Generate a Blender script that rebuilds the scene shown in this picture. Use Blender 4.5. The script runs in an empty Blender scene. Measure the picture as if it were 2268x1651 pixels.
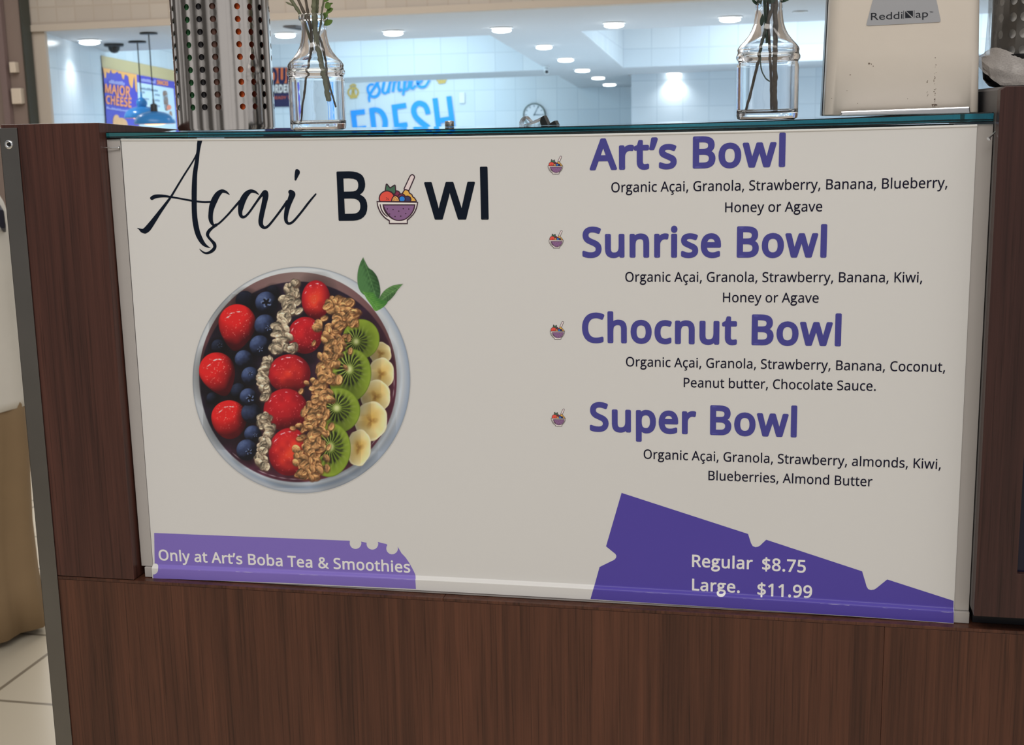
import bpy, bmesh, math, random
import numpy as np
from mathutils import Vector, Matrix, Euler
from mathutils.geometry import tessellate_polygon, delaunay_2d_cdt

# ---------------------------------------------------------------- camera
scene = bpy.context.scene
COL = scene.collection
CAM_P = Vector((0.674567384, -1.26598800, 0.491460124))
CAM_R = Euler((1.37724194, 0.0191761942, 0.204590620), 'XYZ')
FPX = 2910.06
_c = bpy.data.cameras.new('camera')
_c.sensor_fit = 'HORIZONTAL'; _c.sensor_width = 36.0
_c.lens = FPX / 2268 * 36.0
_c.clip_start = 0.02; _c.clip_end = 200
_c.dof.use_dof = True; _c.dof.focus_distance = 1.29; _c.dof.aperture_fstop = 22.0
cam = bpy.data.objects.new('camera', _c); COL.objects.link(cam)
cam.location = CAM_P; cam.rotation_euler = CAM_R
scene.camera = cam

# ---------------------------------------------------------------- colour management
vs = scene.view_settings
vs.view_transform = 'Standard'; vs.look = 'None'; vs.gamma = 1.0
vs.use_curve_mapping = False
vs.exposure = 0.0

# ---------------------------------------------------------------- world: indoor ambient, with invented pale and dark noise bands for steel to reflect
w = bpy.data.worlds.new('noise_surround'); scene.world = w; w.use_nodes = True
wn = w.node_tree.nodes; wl = w.node_tree.links
bg = wn['Background']
tc = wn.new('ShaderNodeTexCoord')
mp = wn.new('ShaderNodeMapping'); mp.inputs['Scale'].default_value = (3.1, 3.1, 1.0)
nz = wn.new('ShaderNodeTexNoise'); nz.inputs['Scale'].default_value = 1.0; nz.inputs['Detail'].default_value = 2.0
rp = wn.new('ShaderNodeValToRGB')
rp.color_ramp.elements[0].position = 0.43; rp.color_ramp.elements[0].color = (0.13, 0.12, 0.11, 1)
rp.color_ramp.elements[1].position = 0.57; rp.color_ramp.elements[1].color = (1.08, 1.05, 1.02, 1)
wl.new(tc.outputs['Generated'], mp.inputs['Vector']); wl.new(mp.outputs['Vector'], nz.inputs['Vector'])
wl.new(nz.outputs['Fac'], rp.inputs['Fac']); wl.new(rp.outputs['Color'], bg.inputs['Color'])
bg.inputs['Strength'].default_value = 0.55

# ---------------------------------------------------------------- large area lights
FLOOR = -0.90
def area(name, loc, rot, sx, sy, watts, col=(1, 1, 1)):
    l = bpy.data.lights.new(name, 'AREA'); l.shape = 'RECTANGLE'; l.size = sx; l.size_y = sy
    l.energy = watts; l.color = col
    o = bpy.data.objects.new(name, l); COL.objects.link(o)
    o.location = loc; o.rotation_euler = rot
    return o
area('mall_ceiling_light', (0.3, -2.6, 3.0), (math.radians(22), 0, 0), 3.2, 1.2, 68, (1.0, 0.94, 0.86))
area('mall_ceiling_light', (2.4, -0.6, 3.2), (0, 0, 0), 0.6, 2.4, 14, (1.0, 0.95, 0.9))
area('mall_ceiling_light', (-5.0, 8.0, 4.5), (0, 0, 0), 8.0, 8.0, 660, (1.0, 0.95, 0.89))

# ---------------------------------------------------------------- helpers: measuring
_R = CAM_R.to_matrix()
def ray(px, py):
    return _R @ Vector(((px - 1134.0) / FPX, (825.5 - py) / FPX, -1.0))
def at_y(px, py, y):                                        # point of the plane y = const
    d = ray(px, py); return CAM_P + d * ((y - CAM_P.y) / d.y)
def at_plane(px, py, p, n):
    d = ray(px, py); return CAM_P + d * ((p - CAM_P).dot(n) / d.dot(n))

# ---------------------------------------------------------------- helpers: colour and material
def lin(c):
    out = []
    for v in c[:3]:
        v = v / 255.0
        out.append(v / 12.92 if v <= 0.04045 else ((v + 0.055) / 1.055) ** 2.4)
    return out
_W = lin((196, 188, 177))
def ink(c, a=0.80):                                         # ink colour relative to the white of the sheet
    return [min(0.95, v / k * a) for v, k in zip(lin(c), _W)]
MATS = {}
def mat(name, col, rough=0.5, metal=0.0, spec=0.5, var=0.06, scale=30.0, bump=0.0, emit=None, estr=0.0, trans=0.0, ior=1.45, coat=0.0, alpha=1.0, sub=None):
    if name in MATS: return MATS[name]
    m = bpy.data.materials.new(name); m.use_nodes = True; MATS[name] = m
    n = m.node_tree.nodes; l = m.node_tree.links
    b = n['Principled BSDF']
    c = list(col[:3])
    b.inputs['Roughness'].default_value = rough; b.inputs['Metallic'].default_value = metal
    b.inputs['Specular IOR Level'].default_value = spec; b.inputs['IOR'].default_value = ior
    b.inputs['Transmission Weight'].default_value = trans; b.inputs['Coat Weight'].default_value = coat
    b.inputs['Alpha'].default_value = alpha
    b.inputs['Base Color'].default_value = (*c, 1)
    if var > 0:
        t = n.new('ShaderNodeTexCoord'); z = n.new('ShaderNodeTexNoise')
        z.inputs['Scale'].default_value = scale; z.inputs['Detail'].default_value = 4
        l.new(t.outputs['Object'], z.inputs['Vector'])
        mx = n.new('ShaderNodeMix'); mx.data_type = 'RGBA'
        mx.inputs[6].default_value = (*[max(0, v * (1 - var)) for v in c], 1)
        mx.inputs[7].default_value = (*[min(1, v * (1 + var)) for v in c], 1)
        l.new(z.outputs['Fac'], mx.inputs[0]); l.new(mx.outputs[2], b.inputs['Base Color'])
        if bump > 0:
            bp = n.new('ShaderNodeBump'); bp.inputs['Strength'].default_value = bump; bp.inputs['Distance'].default_value = 0.002
            l.new(z.outputs['Fac'], bp.inputs['Height']); l.new(bp.outputs['Normal'], b.inputs['Normal'])
    if emit is not None:
        b.inputs['Emission Color'].default_value = (*emit[:3], 1); b.inputs['Emission Strength'].default_value = estr
    return m
def wood(name, dark, light, rough=0.36):
    m = bpy.data.materials.new(name); m.use_nodes = True; MATS[name] = m
    n = m.node_tree.nodes; l = m.node_tree.links; b = n['Principled BSDF']
    t = n.new('ShaderNodeTexCoord'); oi = n.new('ShaderNodeObjectInfo')
    sc_ = n.new('ShaderNodeVectorMath'); sc_.operation = 'SCALE'; sc_.inputs[0].default_value = (7.3, 0, 3.1)
    l.new(oi.outputs['Random'], sc_.inputs['Scale'])
    ad = n.new('ShaderNodeVectorMath'); ad.operation = 'ADD'
    l.new(t.outputs['Object'], ad.inputs[0]); l.new(sc_.outputs[0], ad.inputs[1])
    def nz(s, det, rgh=0.55, dist=0.0):
        mpn = n.new('ShaderNodeMapping'); mpn.inputs['Scale'].default_value = s
        z = n.new('ShaderNodeTexNoise'); z.inputs['Scale'].default_value = 1; z.inputs['Detail'].default_value = det
        z.inputs['Roughness'].default_value = rgh; z.inputs['Distortion'].default_value = dist
        l.new(ad.outputs[0], mpn.inputs['Vector']); l.new(mpn.outputs[0], z.inputs['Vector']); return z
    broad = nz((15, 15, 1.1), 3, dist=0.6); grain = nz((150, 150, 3.0), 6, 0.65, 0.25); pore = nz((420, 420, 7.0), 3)
    r1 = n.new('ShaderNodeValToRGB')
    r1.color_ramp.elements[0].position = 0.33; r1.color_ramp.elements[0].color = (*dark, 1)
    r1.color_ramp.elements[1].position = 0.68; r1.color_ramp.elements[1].color = (*light, 1)
    mixf = n.new('ShaderNodeMath'); mixf.operation = 'MULTIPLY_ADD'; mixf.inputs[1].default_value = 0.45
    m2 = n.new('ShaderNodeMath'); m2.operation = 'MULTIPLY'; m2.inputs[1].default_value = 0.55
    l.new(grain.outputs['Fac'], m2.inputs[0]); l.new(broad.outputs['Fac'], mixf.inputs[0]); l.new(m2.outputs[0], mixf.inputs[2])
    l.new(mixf.outputs[0], r1.inputs['Fac'])
    r2 = n.new('ShaderNodeValToRGB')
    r2.color_ramp.elements[0].position = 0.33; r2.color_ramp.elements[0].color = (0.62, 0.62, 0.62, 1)
    r2.color_ramp.elements[1].position = 0.46; r2.color_ramp.elements[1].color = (1, 1, 1, 1)
    l.new(pore.outputs['Fac'], r2.inputs['Fac'])
    mu = n.new('ShaderNodeMix'); mu.data_type = 'RGBA'; mu.blend_type = 'MULTIPLY'; mu.inputs[0].default_value = 1
    l.new(r1.outputs[0], mu.inputs[6]); l.new(r2.outputs[0], mu.inputs[7]); l.new(mu.outputs[2], b.inputs['Base Color'])
    b.inputs['Roughness'].default_value = rough; b.inputs['Specular IOR Level'].default_value = 0.4
    bp = n.new('ShaderNodeBump'); bp.inputs['Strength'].default_value = 0.12; bp.inputs['Distance'].default_value = 0.0006
    l.new(grain.outputs['Fac'], bp.inputs['Height']); l.new(bp.outputs[0], b.inputs['Normal'])
    return m
def tiles(name, a, b_, mortar, tw, th, msize=0.006, rough=0.25, offset=0.0, spec=0.5):
    m = bpy.data.materials.new(name); m.use_nodes = True; MATS[name] = m
    n = m.node_tree.nodes; l = m.node_tree.links; b = n['Principled BSDF']
    uv = n.new('ShaderNodeUVMap'); br = n.new('ShaderNodeTexBrick')
    br.offset = offset; br.squash = 1.0
    br.inputs['Color1'].default_value = (*a, 1); br.inputs['Color2'].default_value = (*b_, 1); br.inputs['Mortar'].default_value = (*mortar, 1)
    br.inputs['Scale'].default_value = 1.0; br.inputs['Brick Width'].default_value = tw; br.inputs['Row Height'].default_value = th
    br.inputs['Mortar Size'].default_value = msize; br.inputs['Mortar Smooth'].default_value = 0.2
    l.new(uv.outputs[0], br.inputs['Vector']); l.new(br.outputs['Color'], b.inputs['Base Color'])
    b.inputs['Roughness'].default_value = rough; b.inputs['Specular IOR Level'].default_value = spec
    return m

# ---------------------------------------------------------------- helpers: objects
def props(o, label=None, cat=None, group=None, kind=None):
    if label: o['label'] = label
    if cat: o['category'] = cat
    if group: o['group'] = group
    if kind: o['kind'] = kind
    return o
def thing(name, label, cat, loc, group=None):
    o = bpy.data.objects.new(name, None); COL.objects.link(o)
    o.empty_display_size = 0.02; o.location = loc
    return props(o, label, cat, group)
_WP = {}
def wpos(o):
    p = Vector((0, 0, 0))
    while o is not None:
        p = p + Vector(o.location); o = o.parent
    return p
class MB:                                                    # a mesh under construction, in world metres
    def __init__(s): s.v = []; s.f = []; s.mi = []; s.uv = []
    def add(s, vs_, fs_, mi=0, uvs=None):
        k = len(s.v); s.v += [tuple(q) for q in vs_]
        for i, f in enumerate(fs_):
            s.f.append(tuple(k + j for j in f)); s.mi.append(mi); s.uv.append(uvs[i] if uvs else None)
        return s
    def box(s, x0, x1, y0, y1, z0, z1, mi=0):
        v = [(x0, y0, z0), (x1, y0, z0), (x1, y1, z0), (x0, y1, z0), (x0, y0, z1), (x1, y0, z1), (x1, y1, z1), (x0, y1, z1)]
        return s.add(v, [(0, 3, 2, 1), (4, 5, 6, 7), (0, 1, 5, 4), (1, 2, 6, 5), (2, 3, 7, 6), (3, 0, 4, 7)], mi)
    def prism(s, pts, off, mi=0):                            # polygon pts swept by off
        n = len(pts); off = Vector(off)
        v = [Vector(p) for p in pts]; v += [p + off for p in v]
        f = [tuple(range(n - 1, -1, -1)), tuple(range(n, 2 * n))]
        f += [(i, (i + 1) % n, n + (i + 1) % n, n + i) for i in range(n)]
        return s.add(v, f, mi)
    def loft(s, rings, mi=0, caps=True, close=True):
        n = len(rings[0]); k = [Vector(p) for r in rings for p in r]; f = []
        for a in range(len(rings) - 1):
            for i in range(n if close else n - 1):
                j = (i + 1) % n
                f.append((a * n + i, a * n + j, (a + 1) * n + j, (a + 1) * n + i))
        if caps:
            f.append(tuple(range(n - 1, -1, -1))); f.append(tuple((len(rings) - 1) * n + i for i in range(n)))
        return s.add(k, f, mi)
    def lathe(s, prof, cx, cy, n=32, mi=0, caps=True, rot=0.0):   # prof: (r, z[, p]) upwards
        rings = []
        for q in prof:
            r, z = q[0], q[1]; p = q[2] if len(q) > 2 else 2.0
            ring = []
            for i in range(n):
                a = 2 * math.pi * (i + 0.5) / n; c, d = math.cos(a), math.sin(a)
                k = (abs(c) ** p + abs(d) ** p) ** (-1.0 / p)
                ring.append((cx + r * k * (c * math.cos(rot) - d * math.sin(rot)), cy + r * k * (c * math.sin(rot) + d * math.cos(rot)), z))
            rings.append(ring)
        return s.loft(rings, mi, caps)
    def tube(s, path, rad, n=10, mi=0, caps=True):
        path = [Vector(p) for p in path]
        if not isinstance(rad, (list, tuple)): rad = [rad] * len(path)
        rings = []; up = Vector((0.13, 0.27, 0.95)).normalized()
        prev = None
        for i, p in enumerate(path):
            t = (path[min(i + 1, len(path) - 1)] - path[max(i - 1, 0)]).normalized()
            if prev is None:
                a = t.cross(up)
                if a.length < 1e-3: a = t.cross(Vector((1, 0, 0)))
            else:
                a = prev - t * prev.dot(t)
            a.normalize(); b = t.cross(a); prev = a
            rings.append([p + (a * math.cos(2 * math.pi * j / n) + b * math.sin(2 * math.pi * j / n)) * rad[i] for j in range(n)])
        return s.loft(rings, mi, caps)
    def sphere(s, c, rx, ry=None, rz=None, n=16, m=10, mi=0):
        ry = rx if ry is None else ry; rz = rx if rz is None else rz
        rings = []
        for a in range(1, m):
            t = math.pi * a / m
            rings.append([(c[0] + rx * math.sin(t) * math.cos(2 * math.pi * i / n), c[1] + ry * math.sin(t) * math.sin(2 * math.pi * i / n), c[2] - rz * math.cos(t)) for i in range(n)])
        return s.loft(rings, mi, True)
    def build(s, name, mats, parent=None, smooth=False, bevel=0.0, merge=0.0, origin=None, autosm=None, label=None, cat=None, group=None, kind=None):
        if not isinstance(mats, (list, tuple)): mats = [mats]
        if parent is not None: org = wpos(parent)
        elif origin is not None: org = Vector(origin)
        else:
            a = np.array(s.v); org = Vector(((a[:, 0].min() + a[:, 0].max()) / 2, (a[:, 1].min() + a[:, 1].max()) / 2, a[:, 2].min()))
        me = bpy.data.meshes.new(name)
        me.from_pydata([tuple(Vector(q) - org) for q in s.v], [], s.f)
        for m in mats: me.materials.append(m)
        me.polygons.foreach_set('material_index', s.mi)
        if any(u is not None for u in s.uv):
            ul = me.uv_layers.new(name='UVMap')
            for p, u in zip(me.polygons, s.uv):
                if u is not None:
                    for li, q in zip(p.loop_indices, u): ul.data[li].uv = q
        bm = bmesh.new(); bm.from_mesh(me)
        if merge > 0: bmesh.ops.remove_doubles(bm, verts=bm.verts, dist=merge)
        bmesh.ops.recalc_face_normals(bm, faces=bm.faces)
        if bevel > 0:
            ed = [e for e in bm.edges if len(e.link_faces) == 2 and e.calc_face_angle(0) > 0.6]
            bmesh.ops.bevel(bm, geom=ed, offset=bevel, segments=2, affect='EDGES', profile=0.6, clamp_overlap=True)
        if smooth:
            for f in bm.faces: f.smooth = True
            for e in bm.edges:
                if len(e.link_faces) == 2 and e.calc_face_angle(0) > (autosm or 0.7): e.smooth = False
        bm.to_mesh(me); bm.free()
        o = bpy.data.objects.new(name, me); COL.objects.link(o)
        if parent is not None: o.parent = parent
        else: o.location = org
        return props(o, label, cat, group, kind)
def dup(o, parent=None):                                     # a thing with copies of its parts
    c = o.copy(); COL.objects.link(c)
    if parent is not None: c.parent = parent
    for ch in [q for q in bpy.data.objects if q.parent == o and q is not c]: dup(ch, c)
    return c
def catmull(P, k=8):
    P = [np.array(p, float) for p in P]; out = []
    for i in range(len(P) - 1):
        a = P[max(i - 1, 0)]; b = P[i]; c = P[i + 1]; d = P[min(i + 2, len(P) - 1)]
        for j in range(k):
            t = j / k
            out.append(0.5 * ((2 * b) + (-a + c) * t + (2 * a - 5 * b + 4 * c - d) * t * t + (-a + 3 * b - 3 * c + d) * t ** 3))
    out.append(P[-1]); return out
def ribbon(P, k=8, cap=6):                                    # variable-width stroke -> list of polygons (2D)
    S = catmull(P, k); L = []; Rr = []
    for i, q in enumerate(S):
        t = S[min(i + 1, len(S) - 1)][:2] - S[max(i - 1, 0)][:2]; t = t / (np.linalg.norm(t) + 1e-9)
        nn = np.array([-t[1], t[0]]); L.append(q[:2] + nn * q[2]); Rr.append(q[:2] - nn * q[2])
    polys = [[L[i], L[i + 1], Rr[i + 1], Rr[i]] for i in range(len(S) - 1)]
    for q in (S[0], S[-1]):
        polys.append([q[:2] + q[2] * np.array([math.cos(2 * math.pi * i / 12), math.sin(2 * math.pi * i / 12)]) for i in range(12)])
    for q in S[1:-1:2]:
        polys.append([q[:2] + q[2] * np.array([math.cos(2 * math.pi * i / 10), math.sin(2 * math.pi * i / 10)]) for i in range(10)])
    return polys

# ---------------------------------------------------------------- letter shapes (outlines, 1/1000 em)
GLYPHS = {
'N': {
  '$': [459,[203,39,159,42,117,47,79,55,50,66,50,134,81,122,119,111,162,104,203,101,203,263,155,279,116,296,87,317,66,342,54,372,50,407,54,444,69,475,91,500,122,519,159,532,203,538,203,609,254,609,254,539,295,536,332,530,395,509,374,450,317,468,254,478,254,317,303,301,342,284,373,265,396,242,409,213,414,176,409,141,395,111,372,85,340,65,301,51,254,43,254,-47,203,-47],[254,105,295,113,323,127,339,147,345,172,343,190,337,205,326,217,309,228,254,246],[203,476,177,473,156,466,139,457,128,444,121,430,119,413,121,394,126,377,137,364,152,352,174,343,203,334]],
  '&': [587,[244,581,284,578,318,567,345,549,366,524,378,494,383,458,379,426,368,397,350,372,313,338,268,308,423,159,442,186,457,216,479,286,550,286,536,237,518,191,496,150,468,114,585,0,490,0,420,67,394,46,366,28,336,13,303,2,265,-6,223,-8,171,-4,127,10,91,32,65,63,48,102,43,149,46,187,57,220,75,248,100,273,131,296,166,318,133,358,118,379,107,403,99,429,96,456,101,493,114,524,135,548,165,567,201,578],[209,273,159,239,141,221,128,201,119,178,116,152,120,124,129,101,146,81,168,66,194,57,225,55,273,59,314,71,347,90,375,111],[241,524,211,519,186,506,171,485,165,457,169,429,180,404,199,378,225,350,265,376,292,401,308,428,313,458,308,484,294,505,271,519]],
  ',': [215,[154,84,136,23,111,-42,85,-103,33,-103,49,-38,63,31,73,93,148,93]],
  '.': [215,[58,43,61,69,72,85,88,94,107,97,126,94,142,85,153,69,157,43,153,18,142,2,126,-8,107,-11,88,-8,72,2,61,18]],
  '0': [459,[419,287,417,221,409,163,395,112,376,70,349,37,316,12,276,-3,229,-8,188,-4,153,8,122,27,97,54,76,88,60,129,44,201,39,287,44,373,58,446,73,486,93,520,119,547,149,566,186,578,229,581,269,578,304,566,335,547,361,520,382,486,399,446,414,373],[110,287,113,215,121,156,137,111,159,78,178,64,202,55,229,52,256,55,279,64,298,78,320,110,336,156,345,215,348,287,345,359,336,417,320,463,298,495,279,510,256,518,229,521,202,518,178,510,159,495,137,463,121,417,113,359]],
  '1': [459,[285,0,216,0,216,400,216,439,217,470,219,499,196,477,169,455,108,405,71,452,226,573,285,573]],
  '2': [459,[417,0,38,0,38,59,188,210,261,287,287,320,306,353,318,387,322,424,318,453,309,477,294,496,261,514,221,520,181,517,147,506,115,489,83,466,45,513,94,548,122,561,153,572,186,578,221,581,270,576,313,562,347,540,372,510,388,472,394,428,389,385,375,344,353,305,324,267,247,185,128,67,128,64,417,64]],
  '3': [459,[395,439,392,403,381,372,363,347,340,326,310,311,277,302,277,298,319,290,353,276,379,255,398,229,409,198,413,163,407,116,390,74,360,40,318,14,263,-3,193,-8,150,-6,110,-1,72,8,36,23,36,89,74,73,114,61,155,54,194,51,241,55,278,65,305,81,324,104,335,132,339,164,335,197,320,223,297,242,265,255,226,263,179,265,123,265,123,326,180,326,223,329,259,339,286,356,307,377,319,404,323,434,320,460,311,481,295,498,262,516,219,521,190,520,164,515,117,498,75,473,39,521,73,544,115,563,163,576,218,581,273,576,317,563,352,540,376,511,390,477]],
  '4': [459,[443,130,359,130,359,0,291,0,291,130,17,130,17,190,286,576,359,576,359,193,443,193],[291,374,291,412,293,444,294,474,295,500,292,500,276,468,257,438,86,193,291,193]],
  '5': [459,[221,351,275,346,322,331,361,307,389,274,407,232,413,183,407,128,387,81,356,43,314,15,261,-2,199,-8,156,-6,116,0,80,10,51,23,51,90,82,74,121,62,161,55,200,52,239,55,274,65,302,82,323,106,336,137,341,176,337,210,325,239,306,262,279,279,243,289,197,292,146,288,99,280,64,302,86,573,373,573,373,508,146,508,132,342,169,348]],
  '6': [459,[44,245,46,294,51,342,60,389,75,433,95,474,121,510,155,539,196,562,246,576,306,581,344,579,377,573,377,513,344,520,308,523,257,518,216,504,183,483,158,454,139,419,127,380,119,337,115,291,119,291,133,309,150,326,170,339,194,350,223,356,255,358,302,353,342,338,375,313,400,279,416,236,421,184,415,129,399,82,372,44,336,15,291,-2,239,-8,199,-4,163,7,130,26,101,54,77,89,59,133,48,185],[238,51,270,55,297,66,320,84,337,109,348,143,351,184,348,218,339,247,324,271,302,289,274,300,241,303,205,299,175,287,150,270,131,248,119,223,115,198,117,172,123,146,133,121,146,99,164,79,185,64,210,55]],
  '7': [459,[109,0,344,508,35,508,35,573,419,573,419,518,187,0]],
  '8': [459,[229,581,276,577,318,565,352,546,378,519,395,485,400,443,396,411,385,383,368,359,346,338,320,319,291,303,325,285,355,265,381,242,401,216,414,185,419,148,413,104,395,65,367,34,330,11,284,-3,231,-8,174,-3,126,10,89,33,61,63,45,101,39,146,43,183,56,214,75,241,99,264,128,283,158,299,131,316,107,336,87,358,71,383,61,411,58,444,63,485,80,518,107,545,141,565,182,577],[108,145,112,119,121,96,138,76,161,60,192,51,229,48,265,51,295,60,319,76,336,96,346,120,350,148,346,174,335,197,317,217,293,235,264,251,229,265,217,270,184,254,157,237,136,219,121,197,111,173],[228,524,188,518,155,502,139,486,130,466,127,441,130,414,141,391,157,373,179,357,232,330,282,357,302,373,317,392,327,414,330,441,327,466,318,486,302,502,270,518]],
  '9': [459,[417,328,415,279,410,231,401,183,387,139,366,99,340,63,306,33,265,11,214,-3,154,-8,117,-6,82,0,82,60,115,53,152,50,204,54,245,68,278,90,303,118,322,153,334,192,342,235,346,281,341,281,327,263,310,247,290,233,266,223,237,216,204,214,158,219,118,235,85,260,61,294,45,336,40,387,46,443,63,491,90,529,127,557,171,575,223,581,262,577,299,565,332,545,361,518,384,483,402,439,413,388],[223,521,192,518,165,507,142,488,124,463,113,429,110,388,113,354,122,325,137,301,158,284,186,273,220,269,256,273,286,285,311,303,330,325,342,349,346,374,344,400,338,426,328,451,315,474,298,493,277,508,252,518]],
  'A': [512,[437,0,368,177,141,177,73,0,0,0,224,575,289,575,512,0],[282,415,274,438,263,473,255,500,247,468,238,438,230,415,165,241,346,241]],
  'B': [521,[241,573,307,569,361,558,404,541,428,522,445,497,455,467,459,431,456,399,446,371,431,347,409,328,382,313,350,304,350,300,384,292,415,279,441,261,461,236,474,203,478,163,472,115,454,74,425,42,385,19,337,5,279,0,78,0,78,573],[256,329,300,331,334,339,357,352,372,371,381,394,384,423,380,451,369,474,351,490,308,506,245,511,150,511,150,329],[150,269,150,61,265,61,311,64,346,74,371,91,388,112,398,138,401,168,398,197,388,221,370,241,344,256,307,266,260,269]],
  'C': [507,[323,517,280,513,241,502,206,482,178,456,155,423,139,383,129,337,125,286,131,220,147,164,164,132,186,105,213,83,244,68,281,58,322,55,359,57,394,62,460,78,460,15,427,5,393,-2,356,-7,312,-8,257,-4,208,8,166,28,130,56,101,90,78,131,62,178,52,230,49,287,53,349,67,406,89,456,120,499,159,534,206,559,261,575,324,581,367,578,409,572,448,561,482,547,453,486,394,508,360,515]],
  'D': [585,[536,292,533,231,521,177,501,131,474,91,439,58,399,33,351,15,297,4,237,0,78,0,78,573,254,573,309,569,359,558,404,540,443,516,476,484,502,446,521,401,533,350],[460,289,457,337,449,379,435,415,416,444,391,469,361,487,308,505,244,511,150,511,150,62,228,62,282,65,329,76,369,94,402,119,428,151,446,190,457,236]],
  'E': [446,[398,0,78,0,78,573,398,573,398,509,150,509,150,330,383,330,383,268,150,268,150,63,398,63]],
  'G': [584,[326,302,524,302,524,22,478,8,431,-1,380,-6,323,-8,267,-4,217,8,173,28,136,55,105,89,81,130,63,176,52,229,49,286,53,343,65,395,84,442,111,482,145,517,186,544,233,564,286,577,346,581,392,578,437,572,478,561,516,547,489,484,457,497,421,508,382,515,342,517,298,514,259,505,225,489,195,468,170,441,150,409,131,353,124,286,130,222,146,166,164,133,187,106,216,84,251,68,292,58,340,55,404,59,452,68,452,238,326,238]],
  'H': [594,[516,0,443,0,443,267,150,267,150,0,78,0,78,573,150,573,150,330,443,330,443,573,516,573]],
  'J': [219,[-3,-152,-37,-150,-63,-142,-63,-81,-35,-87,-5,-89,15,-87,33,-81,50,-70,63,-53,71,-29,74,3,74,573,146,573,146,9,141,-42,128,-82,105,-113,75,-135,39,-148]],
  'K': [496,[496,0,411,0,209,273,150,222,150,0,78,0,78,573,150,573,150,290,199,345,249,399,403,573,488,573,261,323]],
  'L': [420,[78,0,78,573,150,573,150,64,400,64,400,0]],
  'M': [727,[330,0,142,502,139,502,142,461,144,407,144,347,144,0,78,0,78,573,184,573,361,103,364,103,544,573,650,573,650,0,578,0,578,352,579,408,581,460,584,501,581,501,390,0]],
  'N': [609,[532,0,447,0,141,476,138,476,141,432,143,378,144,320,144,0,78,0,78,573,161,573,467,99,470,99,468,137,466,193,464,249,464,573,532,573]],
  'O': [626,[577,287,573,224,561,166,540,116,510,73,473,38,428,13,375,-3,314,-8,251,-3,196,13,151,39,114,73,85,116,65,167,53,224,49,288,52,344,62,396,78,442,100,482,130,517,166,545,208,565,258,577,314,581,369,577,417,565,459,545,495,517,524,483,547,442,564,396,574,344],[125,287,130,220,145,163,161,131,182,104,207,83,238,67,273,58,314,55,354,58,390,67,420,83,445,104,465,131,481,163,496,220,501,287,496,354,481,411,456,457,431,484,398,503,360,514,314,518,274,515,238,506,207,490,182,469,161,443,145,411,130,354]],
  'P': [485,[229,573,297,568,352,553,393,528,421,495,439,454,444,404,441,370,433,336,417,306,395,278,364,255,324,238,275,227,216,223,150,223,150,0,78,0,78,573],[223,511,150,511,150,285,208,285,258,288,298,296,330,311,352,334,365,363,370,401,366,435,354,462,334,484,306,499,269,508]],
  'R': [499,[236,573,301,568,353,555,393,532,422,500,439,460,444,410,440,368,427,334,408,306,385,285,358,269,330,257,487,0,403,0,264,237,150,237,150,0,78,0,78,573],[232,510,150,510,150,298,236,298,278,301,312,310,338,325,355,347,366,374,370,407,366,440,355,467,336,486,310,500,275,507]],
  'S': [440,[403,153,396,106,378,66,348,35,307,11,257,-3,198,-8,137,-5,83,4,41,19,41,88,73,76,113,65,156,57,201,55,240,57,273,66,298,79,316,98,327,120,330,147,327,173,318,194,302,213,277,230,242,247,196,265,131,294,106,311,85,330,69,351,57,375,50,403,48,435,54,477,71,513,99,542,136,563,180,576,231,581,276,578,318,572,355,562,389,549,366,487,302,508,266,515,229,517,196,515,169,507,148,494,133,478,124,457,121,434,124,407,133,386,149,367,172,351,204,335,246,318,293,299,332,279,362,255,385,228,398,194]],
  'T': [446,[259,0,187,0,187,509,8,509,8,573,437,573,437,509,259,509]],
  'U': [586,[513,202,507,146,489,95,470,65,446,40,416,20,380,4,338,-5,290,-8,240,-4,196,7,159,25,128,50,97,93,78,144,72,204,72,573,144,573,144,201,148,158,161,122,182,93,211,72,248,59,294,55,342,59,379,73,407,96,427,126,438,161,442,202,442,573,513,573]],
  'Y': [454,[227,291,376,573,454,573,263,222,263,0,191,0,191,219,0,573,79,573]],
  'a': [450,[231,437,279,433,318,422,347,403,368,375,381,338,385,293,385,0,334,0,320,61,317,61,298,40,279,22,258,9,234,-1,206,-6,172,-8,136,-5,103,6,75,23,55,48,41,80,37,119,43,159,59,192,87,219,127,238,179,251,243,257,316,259,316,285,313,317,306,342,293,359,265,375,227,380,194,378,163,370,106,347,84,400,115,414,151,426,190,434],[252,208,184,200,141,182,124,165,113,144,110,119,115,87,132,66,157,53,188,49,223,52,253,62,279,79,299,103,311,134,315,172,315,210]],
  'b': [493,[139,461,138,410,135,373,139,373,161,398,189,419,226,432,272,437,322,431,365,412,401,381,428,338,444,283,449,215,444,147,427,91,400,48,365,17,322,-2,272,-8,226,-3,189,10,161,31,139,55,133,55,119,0,68,0,68,609,139,609],[260,379,219,374,188,361,165,339,150,308,142,268,139,217,139,214,142,165,150,125,165,93,187,69,219,55,261,51,297,55,325,69,348,93,363,126,373,166,376,216,373,265,363,306,348,338,325,360,296,374]],
  'c': [385,[241,-8,187,-2,139,15,112,34,88,58,69,87,55,123,47,165,44,213,47,262,56,305,71,342,90,372,114,396,142,415,191,432,245,438,278,436,309,431,336,424,358,415,337,356,292,370,244,376,204,371,172,358,148,335,131,303,120,263,117,213,120,166,131,126,148,94,172,71,202,58,240,53,273,55,302,60,351,78,351,15,328,5,304,-2,275,-7]],
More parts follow.
